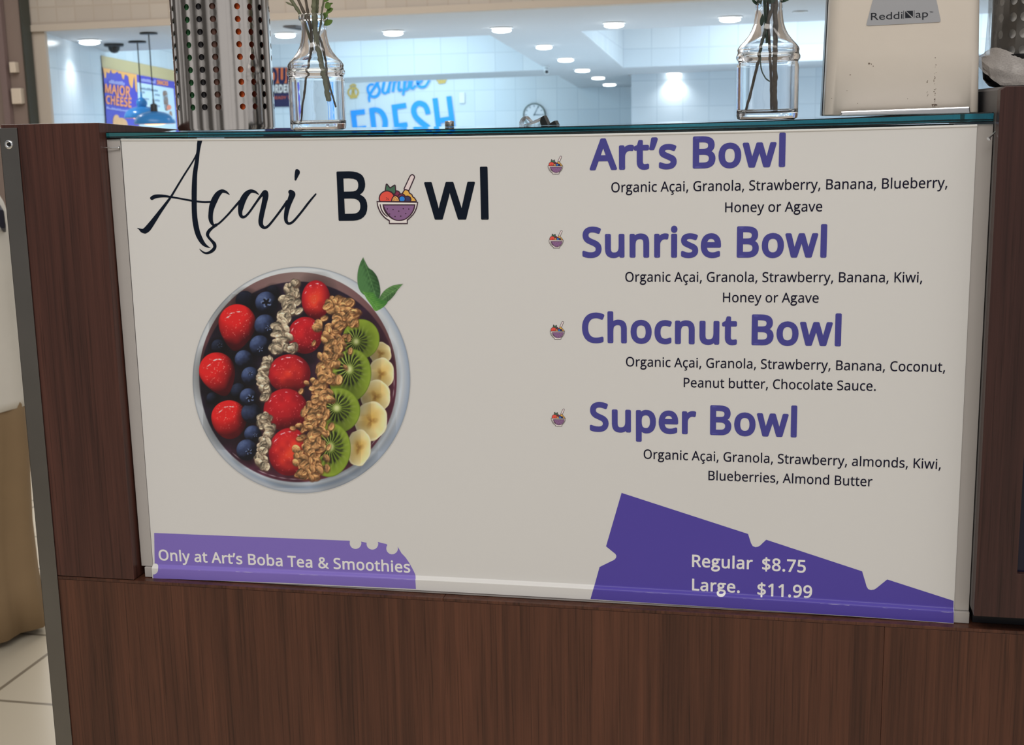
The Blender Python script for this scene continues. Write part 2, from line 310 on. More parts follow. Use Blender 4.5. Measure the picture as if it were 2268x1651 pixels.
  'd': [493,[221,-8,171,-2,128,17,92,48,65,91,49,146,44,214,49,282,66,338,93,381,128,413,171,432,221,438,253,436,280,429,303,420,323,407,340,391,354,374,359,374,356,405,354,438,354,609,425,609,425,0,368,0,358,58,354,58,340,40,323,24,303,11,279,1,252,-6],[232,51,273,55,305,67,328,88,343,117,352,154,355,200,355,213,352,263,343,304,329,336,306,360,274,375,231,379,196,374,168,359,146,334,130,300,120,260,117,213,120,165,130,125,146,93,168,69,197,55]],
  'e': [452,[234,438,286,432,329,414,364,385,390,346,406,299,411,244,411,201,117,201,122,157,134,119,154,90,181,69,215,56,254,52,293,54,327,60,392,82,392,20,359,8,327,-1,292,-6,251,-8,194,-2,143,17,114,36,90,61,70,91,56,126,47,167,44,212,50,277,68,333,96,378,134,411,181,431],[233,380,202,377,175,366,154,348,137,323,125,293,119,257,338,257,335,292,326,322,312,346,292,364,266,376]],
  'g': [493,[221,438,261,434,297,422,329,402,355,373,359,373,369,430,425,430,425,-7,420,-63,404,-109,378,-146,341,-172,293,-187,233,-192,188,-191,147,-186,110,-177,78,-165,78,-100,111,-114,149,-125,191,-132,237,-134,271,-130,300,-119,324,-101,341,-77,352,-48,355,-13,355,4,356,32,358,57,354,57,329,28,299,8,263,-4,221,-8,182,-4,147,7,117,25,91,51,65,95,49,149,44,214,49,278,65,332,91,377,117,404,147,423,181,434],[230,379,197,374,169,359,147,336,130,303,120,262,117,213,120,165,130,124,146,92,169,68,197,54,232,50,262,52,288,58,309,69,326,85,340,105,349,131,354,161,356,197,356,214,353,267,343,309,326,340,302,362,270,374]],
  'h': [496,[139,431,138,399,135,370,140,370,155,391,174,407,196,420,221,429,247,435,273,437,321,433,360,421,391,400,413,370,426,330,431,280,431,0,361,0,361,275,355,321,338,353,319,367,295,376,265,379,222,374,189,360,166,338,150,308,142,269,139,222,139,0,68,0,68,609,139,609]],
  'i': [207,[139,430,139,0,68,0,68,430],[104,591,119,588,133,580,142,566,145,546,142,526,133,512,119,504,104,501,88,504,75,512,66,526,63,546,66,566,75,580,88,588]],
  'l': [207,[139,0,68,0,68,609,139,609]],
  'm': [750,[540,438,584,434,621,421,649,401,669,371,681,330,685,280,685,0,615,0,615,277,610,321,594,353,577,367,555,376,528,379,490,374,460,362,438,342,423,315,414,280,411,237,411,0,342,0,342,277,339,308,332,333,320,353,303,367,281,376,253,379,215,374,185,360,164,338,150,308,141,269,139,223,139,0,68,0,68,430,125,430,136,371,140,371,155,392,173,409,194,422,217,431,241,436,266,438,312,433,349,420,378,398,398,366,402,366,427,398,461,420,499,433]],
  'n': [496,[275,438,322,434,361,421,391,401,413,371,426,330,431,280,431,0,361,0,361,275,355,321,338,353,319,367,295,376,265,379,222,374,189,361,166,338,151,308,142,269,139,223,139,0,68,0,68,430,125,430,136,371,140,371,156,392,175,409,198,422,222,431,248,436]],
  'o': [485,[442,216,438,165,428,121,411,82,388,51,359,25,324,7,285,-4,241,-8,200,-4,163,7,129,25,100,51,77,82,59,121,48,165,44,216,50,282,68,336,87,367,110,392,137,412,186,431,244,438,299,431,347,412,387,380,417,336,436,282],[117,216,120,169,130,128,147,95,172,71,203,56,243,51,282,56,314,71,339,95,356,128,366,169,369,216,365,263,355,303,338,335,314,359,282,374,242,379,202,374,171,359,147,335,130,303,120,263]],
  'p': [493,[273,438,322,432,365,413,401,383,428,339,444,284,449,216,444,148,427,93,401,49,365,17,322,-2,272,-8,241,-6,213,1,190,11,170,24,139,55,134,55,137,20,139,-16,139,-192,68,-192,68,430,126,430,136,371,139,371,153,389,170,405,189,419,213,429,240,436],[260,379,221,374,190,362,167,342,152,313,142,275,139,229,139,216,142,167,150,126,165,93,188,70,220,55,261,51,297,56,326,72,348,98,364,131,373,171,376,217,373,262,363,302,348,334,325,359,296,374]],
  'r': [331,[269,438,295,437,319,433,310,368,287,372,264,374,240,371,217,363,195,351,176,334,161,313,149,289,141,261,139,229,139,0,68,0,68,430,126,430,134,351,137,351,152,374,170,395,191,413,214,426,240,435]],
  's': [384,[348,119,343,80,327,49,302,24,268,6,226,-4,176,-8,135,-6,99,-1,68,8,42,19,42,83,104,60,141,52,178,49,224,53,256,66,274,86,280,112,278,128,271,141,259,154,239,167,174,196,103,228,76,245,57,266,45,292,41,324,46,358,61,386,85,408,118,425,157,435,202,438,240,436,275,430,308,421,339,409,315,353,258,372,228,378,197,380,159,377,131,366,114,350,108,328,111,312,119,298,133,286,154,274,219,246,289,215,314,197,333,176,344,150]],
  't': [289,[212,50,245,53,272,59,272,5,240,-4,200,-8,167,-5,138,4,112,20,91,44,78,79,74,125,74,375,13,375,13,409,75,437,103,528,144,528,144,430,269,430,269,375,144,375,144,127,149,93,163,69,185,54]],
  'u': [496,[427,430,427,0,370,0,359,57,356,57,340,36,321,20,298,8,273,-1,247,-6,220,-8,173,-4,134,8,103,29,81,59,68,99,63,148,63,430,135,430,135,153,141,108,158,76,176,62,200,53,230,51,273,55,306,69,330,91,345,121,354,160,357,206,357,430]],
  'v': [407,[163,0,0,430,75,430,167,176,180,137,193,96,201,63,204,63,214,96,227,138,241,176,332,430,407,430,244,0]],
  'w': [630,[346,243,336,276,328,308,321,335,316,357,313,357,308,335,302,307,294,275,284,242,207,1,127,1,9,431,82,431,141,201,153,154,163,109,169,73,172,73,178,97,185,128,193,160,201,188,277,431,354,431,428,188,440,149,451,109,457,74,460,74,466,108,477,153,489,201,549,431,621,431,502,1,419,1]],
  'y': [409,[1,430,76,430,169,185,184,144,196,105,205,68,209,68,224,121,245,186,333,430,409,430,224,-59,207,-97,188,-130,165,-156,138,-176,106,-188,67,-192,34,-190,9,-186,9,-130,30,-133,56,-135,79,-132,99,-126,116,-114,130,-99,142,-80,152,-59,174,-2]],
  'ç': [385,[241,-8,187,-2,139,15,112,34,88,58,69,87,55,123,47,165,44,213,47,262,56,305,71,342,90,372,114,396,142,415,191,432,245,438,278,436,309,431,336,424,358,415,337,356,292,370,244,376,204,371,172,358,148,335,131,303,120,263,117,213,120,166,131,126,148,94,172,71,202,58,240,53,273,55,302,60,351,78,351,15,328,5,304,-2,275,-7],[306,-111,303,-135,293,-155,277,-171,240,-187,188,-192,165,-191,148,-188,148,-144,167,-147,190,-148,216,-146,234,-141,246,-130,249,-113,244,-95,228,-83,205,-74,176,-69,211,0,257,0,237,-43,272,-55,286,-65,297,-77,304,-92]],
  '’': [140,[131,564,112,503,88,437,62,376,10,376,21,424,32,476,42,527,50,573,125,573]],
  ' ': [209],
},
'B': {
  'M': [781,[709,682,618,682,391,402,165,682,73,682,73,0,171,0,171,531,173,531,383,267,399,267,609,531,611,531,611,0,709,0]],
  'R': [604,[77,682,77,0,175,0,175,296,216,296,245,293,275,281,309,255,348,210,397,140,487,0,604,0,551,74,511,135,474,195,439,246,402,289,359,324,399,345,431,373,454,406,468,446,473,491,466,546,446,593,413,631,368,659,314,676,249,682],[175,598,238,598,288,593,326,580,352,559,367,530,372,495,370,467,361,441,345,418,320,400,284,388,238,384,175,384]],
  'T': [604,[587,682,17,682,17,594,253,594,253,0,351,0,351,594,587,594]],
  'a': [427,[411,80,383,62,364,56,355,58,349,65,347,79,347,310,341,356,325,394,300,422,267,442,228,454,184,458,138,454,98,443,64,424,35,397,35,300,68,333,104,356,140,370,177,374,206,371,229,362,245,347,255,325,258,295,258,271,179,243,143,230,107,214,76,196,50,172,32,141,26,101,31,67,46,37,69,13,99,-3,136,-9,177,-4,217,11,257,37,270,11,292,-4,325,-9,351,-6,377,5,411,26],[258,91,233,71,207,58,180,54,154,59,134,72,121,92,116,117,123,146,144,169,175,189,214,206,258,222]],
  'd': [510,[451,682,362,682,362,440,313,454,268,458,214,452,166,437,125,411,91,377,65,336,50,288,44,235,49,177,64,125,88,82,120,47,160,21,208,5,262,0,451,0],[362,75,272,75,226,80,191,94,165,117,148,147,138,182,135,222,140,266,153,304,175,335,203,358,238,373,279,378,321,374,362,361]],
  'e': [479,[438,130,386,101,334,82,281,76,234,81,195,98,164,125,143,163,130,211,446,211,441,277,428,333,407,378,378,413,342,438,299,453,251,458,200,453,155,437,116,411,85,377,61,335,46,285,41,230,46,178,60,128,83,84,114,46,155,17,203,-2,259,-9,327,-3,384,14,438,44],[132,270,143,309,160,340,184,362,215,376,253,381,288,376,316,362,338,338,352,308,358,270]],
  'i': [219,[154,449,65,449,65,0,154,0],[163,585,156,612,137,631,110,638,83,631,64,612,57,585,64,558,83,539,110,532,137,539,156,558]],
  'p': [500,[146,11,193,-4,236,-9,291,-3,339,13,382,39,416,74,442,116,458,166,464,221,459,280,443,331,416,373,379,406,333,430,277,444,211,449,57,449,57,-230,146,-230],[146,369,227,369,271,365,308,352,336,330,357,301,369,265,373,222,366,173,347,131,316,99,277,78,230,71,188,76,146,91]],
  ' ': [278],
},
}
def glyph(font, ch):                                          # advance, then contours as x, y, x, y ...
    g = GLYPHS[font][ch]
    return g[0] / 1000.0, [[(c[i] / 1000.0, c[i + 1] / 1000.0) for i in range(0, len(c), 2)] for c in g[1:]]
CAP = {'N': 0.5726, 'B': 0.682}
def union(polys):                                             # overlapping flat pieces -> one clean triangulation (verts, faces)
    v = []; f = []
    for P in polys:
        ar = sum(P[i - 1][0] * P[i][1] - P[i][0] * P[i - 1][1] for i in range(len(P)))
        if abs(ar) < 1e-12: continue
        if ar < 0: P = list(reversed(P))
        f.append(list(range(len(v), len(v) + len(P)))); v += [Vector((q[0], q[1])) for q in P]
    S = 50.0
    r = delaunay_2d_cdt([q * S for q in v], [(q[i - 1], q[i]) for q in f for i in range(len(q))], [], 0, 2e-5)
    V = np.array([tuple(q) for q in r[0]]) / S; T = [tuple(q) for q in r[2]]
    C = np.array([V[list(q)].mean(0) for q in T]); ins = np.zeros(len(T), bool)
    for q in f:                                              # a triangle stays if its middle lies in one of the pieces
        P = np.array([tuple(v[i]) for i in q]); lo, hi = P.min(0), P.max(0)
        k = np.nonzero(~ins & (C[:, 0] >= lo[0]) & (C[:, 0] <= hi[0]) & (C[:, 1] >= lo[1]) & (C[:, 1] <= hi[1]))[0]
        if not len(k): continue
        x, y = C[k, 0], C[k, 1]; odd = np.zeros(len(k), bool)
        for i in range(len(P)):
            (x0, y0), (x1, y1) = P[i - 1], P[i]
            if y0 == y1: continue
            odd ^= ((y0 > y) != (y1 > y)) & (x < (x1 - x0) * (y - y0) / (y1 - y0) + x0)
        ins[k[odd]] = True
    return [tuple(q) for q in V], [q for q, o in zip(T, ins) if o]
def loop_g(x, h):                                             # two-storey g drawn with strokes
    P = []
    ring = [(196 + 118 * math.cos(a), 297 + 106 * math.sin(a), h) for a in [6.28319 * i / 18 for i in range(19)]]
    for s in (ring, [(266, 398, h * .92), (330, 402, h * .9), (404, 402, h * .9)], [(116, 206, h * .8), (92, 168, h * .9), (92, 122, h), (132, 86, h), (220, 70, h), (312, 58, h), (372, 18, h), (376, -60, h), (318, -128, h), (212, -152, h), (112, -138, h), (54, -86, h), (64, -22, h), (124, 40, h * .9), (150, 72, h * .8)]):
        P += [[(x + q[0] / 1000, q[1] / 1000) for q in pl] for pl in ribbon(s, 3)]
    return P
def text_mesh(s, font='N', bold=0.0, track=0.0):              # filled letters in em units -> (verts, faces, x0, x1)
    V = []; F = []; x = 0.0; x0 = 1e9; x1 = -1e9; memo = {}
    for ch in s:
        adv, cs = glyph(font, ch)
        two = ch == 'g' and font == 'N'
        if two: adv = 0.442
        if ch not in memo:
            if two: memo[ch] = union(loop_g(0, 34 + bold * 1000))
            elif not cs: memo[ch] = ([], [])
            else:
                bm = bmesh.new(); es = []
                for c in cs:
                    vs_ = [bm.verts.new((a, b, 0)) for a, b in c]
                    es += [bm.edges.new((vs_[i], vs_[(i + 1) % len(vs_)])) for i in range(len(vs_))]
                bmesh.ops.triangle_fill(bm, use_beauty=True, use_dissolve=False, edges=es)
                bm.verts.index_update()
                fill = [[tuple(q.co[:2]) for q in p.verts] for p in bm.faces]
                if bold > 1e-6:                                # thicken with a round pen run along every contour
                    for c in cs:
                        n = len(c)
                        for i in range(n):
                            p, q = Vector(c[i]), Vector(c[(i + 1) % n]); d = q - p
                            if d.length < 1e-6: continue
                            d.normalize(); m = Vector((-d.y, d.x)) * bold
                            fill.append([tuple(p + m), tuple(p - m), tuple(q - m), tuple(q + m)])
                            fill.append([(p.x + bold * math.cos(k * math.pi / 5), p.y + bold * math.sin(k * math.pi / 5)) for k in range(10)])
                    memo[ch] = union(fill)
                else:
                    memo[ch] = ([tuple(q.co[:2]) for q in bm.verts], [tuple(q.index for q in p.verts) for p in bm.faces])
                bm.free()
        v, f = memo[ch]; k = len(V)
        V += [(x + a, b) for a, b in v]; F += [tuple(k + i for i in q) for q in f]
        if v: x0 = min(x0, x + min(a for a, b in v)); x1 = max(x1, x + max(a for a, b in v))
        x += adv + track + bold
    return V, F, x0, x1
def bowl_curve(P, k=6): return [tuple(q[:2]) for q in catmull([(a, b, 0) for a, b in P], k)]

# ================================================================ MATERIALS
WOOD = wood('walnut_laminate', lin((60, 36, 28)), lin((108, 67, 50)))
WOODR = wood('walnut_laminate_red', lin((58, 35, 31)), lin((98, 60, 51)))
WOODC = wood('walnut_dark', lin((46, 29, 28)), lin((80, 51, 47)))
STEEL = mat('brushed_steel', lin((150, 148, 146)), rough=0.33, metal=1.0, var=0.12, scale=14)
CHROME = mat('chrome', lin((222, 224, 228)), rough=0.08, metal=1.0, var=0.03)
POLISH = mat('polished_steel', lin((205, 200, 196)), rough=0.11, metal=1.0, var=0.05, scale=60)
CHANNEL = mat('grey_plastic_channel', lin((184, 180, 178)), rough=0.45, var=0.02)
DARK = mat('dark_gap', lin((24, 24, 30)), rough=0.6, var=0.1)
NAVY = mat('navy_screen', lin((20, 20, 44)), rough=0.12, var=0.05)
CREAM = mat('cream_plastic', lin((226, 217, 206)), rough=0.42, var=0.015, scale=80, bump=0.05)
SHEET = mat('printed_sheet_white', ink((196, 188, 177)), rough=0.38, var=0.012, scale=3)
BLACKINK = mat('black_ink', ink((16, 22, 32)), rough=0.45, spec=0.12, var=0.03)
TEXTINK = mat('description_ink', ink((20, 18, 34)), rough=0.45, spec=0.12, var=0.03)
PURPLE = mat('heading_ink', ink((68, 64, 122)), rough=0.45, spec=0.2, var=0.04)
BANNER_L = mat('banner_violet_ink', ink((117, 97, 160)), rough=0.3, spec=0.3, var=0.03, scale=8)
BANNER_R = mat('banner_indigo_ink', ink((76, 62, 136)), rough=0.3, spec=0.3, var=0.03, scale=8)
PALE = mat('pale_lilac_ink', ink((214, 206, 216)), rough=0.4, var=0.02)

# ================================================================ COUNTER (fixed wooden body, posts, ledge)
counter = thing('service_counter', 'dark walnut laminate counter with end post and steel corner strip below the menu board', 'counter', (0.4, 0.25, FLOOR))
YF = -0.0145
seams = [-0.1276, 0.775, 1.7]
for a, b in zip(seams[:-1], seams[1:]):
    MB().box(a + 0.0001, b - 0.0001, YF, 0.02, FLOOR, -0.0035).build('front_panel', WOOD, counter, bevel=0.0006)
MB().box(-0.1276, 0.332 - 0.0002, YF - 0.0004, 0.30, -0.0033, 0.0).box(0.332 + 0.0002, 1.7, YF - 0.0004, 0.30, -0.0033, 0.0).build('ledge', WOOD, counter, bevel=0.0006)
MB().box(-0.1276, -0.105, 0.0205, 0.60, FLOOR, -0.0035).build('end_panel', WOOD, counter, bevel=0.0006)
MB().box(-0.104, 1.70, 0.30, 0.60, -0.03, -0.004).build('work_surface', mat('grey_laminate', lin((120, 118, 116)), 0.5), counter, bevel=0.001)
# end post, its top falling slightly towards the back
p = [(-0.1276, YF, 0.0006), (-0.1276, 0.215, 0.0006), (-0.1276, 0.215, 0.4802), (-0.1276, 0.167, 0.4826), (-0.1276, 0.064, 0.4879), (-0.1276, YF, 0.4920)]
MB().prism(p, (0.1276 - 0.0166, 0, 0)).build('end_post', WOODR, counter, bevel=0.0008)
g = MB()
g.box(-0.1290, -0.1083, YF - 0.0018, YF - 0.0001, FLOOR + 0.02, 0.4885).box(-0.1290, -0.1277, YF - 0.0018, 0.03, FLOOR + 0.02, 0.4885)
guard = g.build('corner_guard', mat('guard_steel', lin((128, 126, 124)), 0.36, 1.0, var=0.2, scale=9), counter, bevel=0.0006, label='brushed steel corner strip')
s = MB()
sx, sz = tuple(at_y(18.5, 320.5, YF - 0.003))[0::2]
prof = [(0.0046, 0), (0.0046, 0.0008), (0.0038, 0.0016), (0.0031, 0.0017), (0.0028, 0.0010), (0.0021, 0.0006), (0.0019, -0.0002)]
rings = [[(sx + r * math.cos(2 * math.pi * i / 24), YF - 0.0018 - h, sz + r * math.sin(2 * math.pi * i / 24)) for i in range(24)] for r, h in prof]
s.loft(rings)
s.build('screw', CHROME, guard, smooth=True)
sk = MB()
rings = [[(sx + r * (1 + 0.25 * math.cos(6 * 2 * math.pi * i / 24)) * math.cos(2 * math.pi * i / 24), YF - 0.0018 - h, sz + r * (1 + 0.25 * math.cos(6 * 2 * math.pi * i / 24)) * math.sin(2 * math.pi * i / 24)) for i in range(24)] for r, h in [(0.0017, -0.0001), (0.0017, 0.0007)]]
sk.loft(rings).build('screw_socket', DARK, guard)

# ---------------------------------------------------------------- right-hand cabinet
cab = thing('display_cabinet', 'reddish walnut cabinet with a dark screen, standing at the right end of the ledge', 'cabinet', (1.08, 0.19, 0.0))
c = MB()
X0, X1, Z0, Z1, CY = 0.8548, 1.30, 0.0175, 0.508, -0.027
outer = [(X0, Z0), (X1, Z0), (X1, Z1), (X0 + 0.0045, Z1), (X0, Z1 - 0.003)]
inner = [(0.8915, 0.0614), (1.262, 0.0614), (1.262, 0.47), (0.8915, 0.47)]
def frame_front(mb, y0, y1):
    tri = tessellate_polygon([[Vector((a, b, 0)) for a, b in outer], [Vector((a, b, 0)) for a, b in inner]])
    pts = outer + inner; no, ni = len(outer), len(inner)
    for y in (y0, y1): mb.add([(a, y, b) for a, b in pts], [tuple(t) for t in tri])
    mb.add([(a, y0, b) for a, b in pts] + [(a, y1, b) for a, b in pts],
           [(i, (i + 1) % no, len(pts) + (i + 1) % no, len(pts) + i) for i in range(no)] + [(no + i, no + (i + 1) % ni, len(pts) + no + (i + 1) % ni, len(pts) + no + i) for i in range(ni)])
frame_front(c, CY, CY + 0.018)
c.build('front_frame', WOODC, cab, merge=1e-5, bevel=0.0005)
MB().prism([(a, CY + 0.0183, b) for a, b in outer], (0, 0.36, 0)).build('cabinet_body', mat('cabinet_side_grey', lin((112, 108, 108)), 0.5), cab, bevel=0.0005)
MB().box(0.8917, 1.2618, CY + 0.006, CY + 0.018, 0.0616, 0.4698).build('screen', NAVY, cab)
MB().box(X0 + 0.003, X1 - 0.002, 0.001, 0.33, 0.0003, Z0 - 0.0002).build('plinth', mat('black_plinth', lin((22, 22, 30)), 0.4), cab)

# ================================================================ SIGN HOLDER AND MENU BOARD
holder = thing('sign_holder', 'grey plastic channels holding the edges of the white menu board', 'sign holder', (0.42, 0.006, 0.0))
def quadprism(mb, x0b, x1b, x0t, x1t, zb, zt, y0, y1):
    mb.add([(x0b, y0, zb), (x1b, y0, zb), (x1t, y0, zt), (x0t, y0, zt), (x0b, y1, zb), (x1b, y1, zb), (x1t, y1, zt), (x0t, y1, zt)],
           [(0, 1, 2, 3), (7, 6, 5, 4), (0, 4, 5, 1), (1, 5, 6, 2), (2, 6, 7, 3), (3, 7, 4, 0)])
a = MB(); quadprism(a, -0.0140, -0.0006, -0.0163, -0.0012, 0.0121, 0.4745, -0.0008, 0.014)
a.build('side_channel', CHANNEL, holder, bevel=0.0005)
a = MB(); quadprism(a, 0.8398, 0.8540, 0.8400, 0.8540, 0.0121, 0.4752, 0.0001, 0.014)
a.build('side_channel', CHANNEL, holder, bevel=0.0005)
a = MB(); a.box(-0.0094, 0.8543, -0.0032, 0.014, 0.0004, 0.0117); a.build('bottom_channel', CHANNEL, holder, bevel=0.0006)
a = MB(); a.box(0.002, 0.838, 0.006, 0.012, 0.0121, 0.470); a.build('back_panel', mat('backing_grey', lin((90, 90, 92)), 0.6), holder)

SW = 0.84
def bow_b(x): t = min(1, max(0, x / SW)); return 0.0036 * 4 * t * (1 - t)
def top_z(x): t = min(1, max(0, x / SW)); return 0.4753 - 0.0029 * 4 * t * (1 - t)
def sag_y(x, z):                                             # front of the sheet: flat, then stepping forward over the bottom channel
    q = z - bow_b(x)
    if q >= 0.0150: return -0.0010
    if q >= 0.0112:
        t = (0.0150 - q) / 0.0038; return -0.0010 - 0.0036 * (0.5 * t + 0.5 * t * t * (3 - 2 * t))
    return -0.0046
def PW(px, py):                                              # point of the sheet seen at a place of the photograph
    q = at_y(px, py, -0.0010); return (q.x, q.z)
board = thing('menu_board', 'large white menu board with purple headings, prices and a fruit bowl picture', 'menu board', (0.42, 0.0, 0.0))
zr = [0.0, 0.005, 0.0100, 0.0109, 0.0112, 0.0117, 0.0122, 0.0127, 0.0132, 0.0137, 0.0142, 0.0146, 0.0150, 0.0153, 0.0165, 0.02] + [0.03 + 0.04 * i for i in range(11)] + [1.0]
nx = 56; b = MB(); V = []
for i in range(nx + 1):
    x = SW * i / nx; col = []
    for r in zr:
        z = top_z(x) if r == 1.0 else min(r + bow_b(x), top_z(x) - 0.004)
        col.append((x, sag_y(x, z), z))
    V.append(col)
nz_ = len(zr); vv = [q for c_ in V for q in c_]; N0 = len(vv)
vv += [(x, y + 0.0008, z) for x, y, z in vv]
F = []
for i in range(nx):
    for j in range(nz_ - 1):
        q = (i * nz_ + j, (i + 1) * nz_ + j, (i + 1) * nz_ + j + 1, i * nz_ + j + 1)
        F.append(q); F.append(tuple(N0 + k for k in reversed(q)))
for i in range(nx):
    for j in (0, nz_ - 1): F.append((i * nz_ + j, (i + 1) * nz_ + j, N0 + (i + 1) * nz_ + j, N0 + i * nz_ + j))
for j in range(nz_ - 1):
    for i in (0, nx): F.append((i * nz_ + j, i * nz_ + j + 1, N0 + i * nz_ + j + 1, N0 + i * nz_ + j))
b.add(vv, F)
sheet = b.build('sheet', SHEET, board, smooth=True, autosm=1.2)
sheet.visible_shadow = True
# rolled lip along the sheet's top edge, its highlight painted as whiter colour
a = MB(); a.tube([(SW * i / 40, -0.0010, top_z(SW * i / 40) - 0.0011) for i in range(41)], 0.0012, n=8)
a.build('top_lip', mat('lip_highlight_white', ink((232, 226, 214), 0.78), 0.3, var=0.02), board, smooth=True)

def print_on(name, polys, mats, parent=None, layer=1, label=None, mi=None, lv=None):
    """flat ink: polys = list of 2D polygons (x, z) or (verts, faces); pushed onto the sheet surface"""
    bm = bmesh.new()
    if isinstance(polys, tuple):
        vs_ = [bm.verts.new((x, 0, z)) for x, z in polys[0]]
        for f in polys[1]:
            try: bm.faces.new([vs_[i] for i in f])
            except ValueError: pass
    else:
        for k, P in enumerate(polys):
            off = 0.0
            if mi is not None: off = -0.00001 * (lv[k] if lv else k)
            vs_ = [bm.verts.new((x, off, z)) for x, z in P]
            if len(P) > 4:
                for t in tessellate_polygon([[Vector((x, z, 0)) for x, z in P]]):
                    try: f = bm.faces.new([vs_[i] for i in t])
                    except ValueError: continue
                    f.material_index = mi[k] if mi else 0
            else:
                f = bm.faces.new(vs_); f.material_index = mi[k] if mi else 0
    if min(v.co.z for v in bm.verts) < 0.024:
        for i in range(26):
            bmesh.ops.bisect_plane(bm, geom=bm.verts[:] + bm.edges[:] + bm.faces[:], plane_co=(0, 0, 0.0008 * i + 0.0005), plane_no=(0, 0, 1))
        for i in range(1, 56):
            bmesh.ops.bisect_plane(bm, geom=bm.verts[:] + bm.edges[:] + bm.faces[:], plane_co=(SW * i / 56, 0, 0), plane_no=(1, 0, 0))
    par = parent or board; org = wpos(par)
    for v in bm.verts: v.co = Vector((v.co.x, v.co.y + sag_y(v.co.x, v.co.z) - 0.00012 * layer, v.co.z)) - org
    for f in bm.faces:
        f.normal_update()
        if f.normal.y > 0: f.normal_flip()
        f.smooth = True
    me = bpy.data.meshes.new(name); bm.to_mesh(me); bm.free()
    for m in (mats if isinstance(mats, list) else [mats]): me.materials.append(m)
    o = bpy.data.objects.new(name, me); COL.objects.link(o); o.parent = par
    if label: o['label'] = label
    return o
def line(name, s, L, Rr, cap_px, m, font='N', bold=0.0, track=0.0, parent=None, layer=2):
    v, f, x0, x1 = text_mesh(s, font, bold, track)
    p0 = Vector(PW(*L)); p1 = Vector(PW(*Rr)); up = Vector(PW(L[0], L[1] - cap_px)) - p0
    h = up.length / (CAP[font] + bold); u = (p1 - p0) / (x1 - x0)
    pts = [(p0.x + u.x * (x - x0), p0.y + u.y * (x - x0) + h * y) for x, y in v]
    return print_on(name, (pts, f), m, parent, layer)

# ---- headings, descriptions, prices
HB = 0.028
for s, L, Rr, cp in [("Art’s Bowl", (1306, 374.5), (1739, 367.0), 67), ("Sunrise Bowl", (1290, 568.0), (1830.5, 568.0), 65),
                     ("Chocnut Bowl", (1289.5, 756.5), (1862.5, 764.5), 63.5), ("Super Bowl", (1306.5, 953.0), (1764.5, 966.5), 62)]:
    line('heading_lettering', s, L, Rr, cp, PURPLE, bold=HB)
DB = 0.006
for s, L, Rr, cp in [("Organic Açai, Granola, Strawberry, Banana, Blueberry,", (1354, 426), (2098, 416.0), 21.8),
                     ("Honey or Agave", (1606, 470.3), (1821, 468.2), 21.8),
                     ("Organic Açai, Granola, Strawberry, Banana, Kiwi,", (1385, 624.1), (2042.4, 625.6), 21.3),
                     ("Honey or Agave", (1601.3, 669.5), (1813, 670.7), 21.2),
                     ("Organic Açai, Granola, Strawberry, Banana, Coconut,", (1386.5, 811.6), (2093, 824.2), 20.8),
                     ("Peanut butter, Chocolate Sauce.", (1514.4, 857.8), (1939.6, 866.0), 20.8),
                     ("Organic Açai, Granola, Strawberry, almonds, Kiwi,", (1425.7, 1016.2), (2083.4, 1039.2), 20.6),
                     ("Blueberries, Almond Butter", (1569, 1063.6), (1932, 1077.8), 20.6)]:
    line('description_lettering', s, L, Rr, cp, TEXTINK, bold=DB)
# ---- banners
P_ = lambda pts: [PW(a, b_) for a, b_ in pts]
def arc(cx, cy, r, a0, a1, n=12):
    return [(cx + r * math.cos(math.radians(a0 + (a1 - a0) * i / n)), cy + r * math.sin(math.radians(a0 + (a1 - a0) * i / n))) for i in range(n + 1)]
ban = [(341.5, 1181), (774.5, 1198.3)] + arc(787.5, 1203.5, 13, 195, -15, 14) + arc(824.8, 1205.0, 13, 190, -20, 14) + [(844, 1203), (856, 1205.5)] + arc(868.5, 1215.3, 13, 215, -20, 14)
ban += [(889, 1225.5), (898, 1235), (906, 1246.5), (913, 1259), (918.5, 1270), (922, 1280), (923.3, 1302.5), (632, 1289), (343, 1279.2), (343, 1270.5)]
ban += arc(342.5, 1259.5, 11.2, 90, -90, 14) + [(342.5, 1240)]
print_on('banner', [P_(ban)], BANNER_L, layer=1, label='violet banner with notched rounded end')
rb = [(1376.7, 1092.2), (1656.8, 1183.2), (1660, 1193), (1663.5, 1204), (1667, 1210), (1673, 1212.5), (1679, 1211.5), (1684, 1208.5), (1697, 1196),
      (1909.5, 1266), (1914.5, 1283), (1919.5, 1300), (1923, 1305.5), (1929, 1307.6), (1936, 1306.5), (1941, 1303.5), (1965, 1284), (2112, 1331.4), (2111.0, 1377.8),
      (1900, 1363), (1700, 1350), (1500, 1337), (1309, 1324.8), (1328, 1256.4), (1360.6, 1240.5), (1364.5, 1236), (1365.2, 1231.6), (1363, 1227.5), (1358, 1223.4), (1342.3, 1210.7)]
print_on('banner', [P_(rb)], BANNER_R, layer=1, label='tilted indigo ticket banner behind the prices')
line('banner_lettering', "Only at Art’s Boba Tea & Smoothies", (352.4, 1240.8), (909, 1268.5), 23.2, PALE, bold=0.017)
line('price_lettering', "Regular", (1532.7, 1255.3), (1667, 1261.2), 26.5, PALE, bold=0.017)
line('price_lettering', "$8.75", (1687.8, 1263), (1784.5, 1268.6), 27.2, PALE, bold=0.017)
line('price_lettering', "Large.", (1532.7, 1307.6), (1638.5, 1313.2), 25.6, PALE, bold=0.017)
line('price_lettering', "$11.99", (1677.3, 1318.7), (1798.4, 1324.6), 27.0, PALE, bold=0.017)
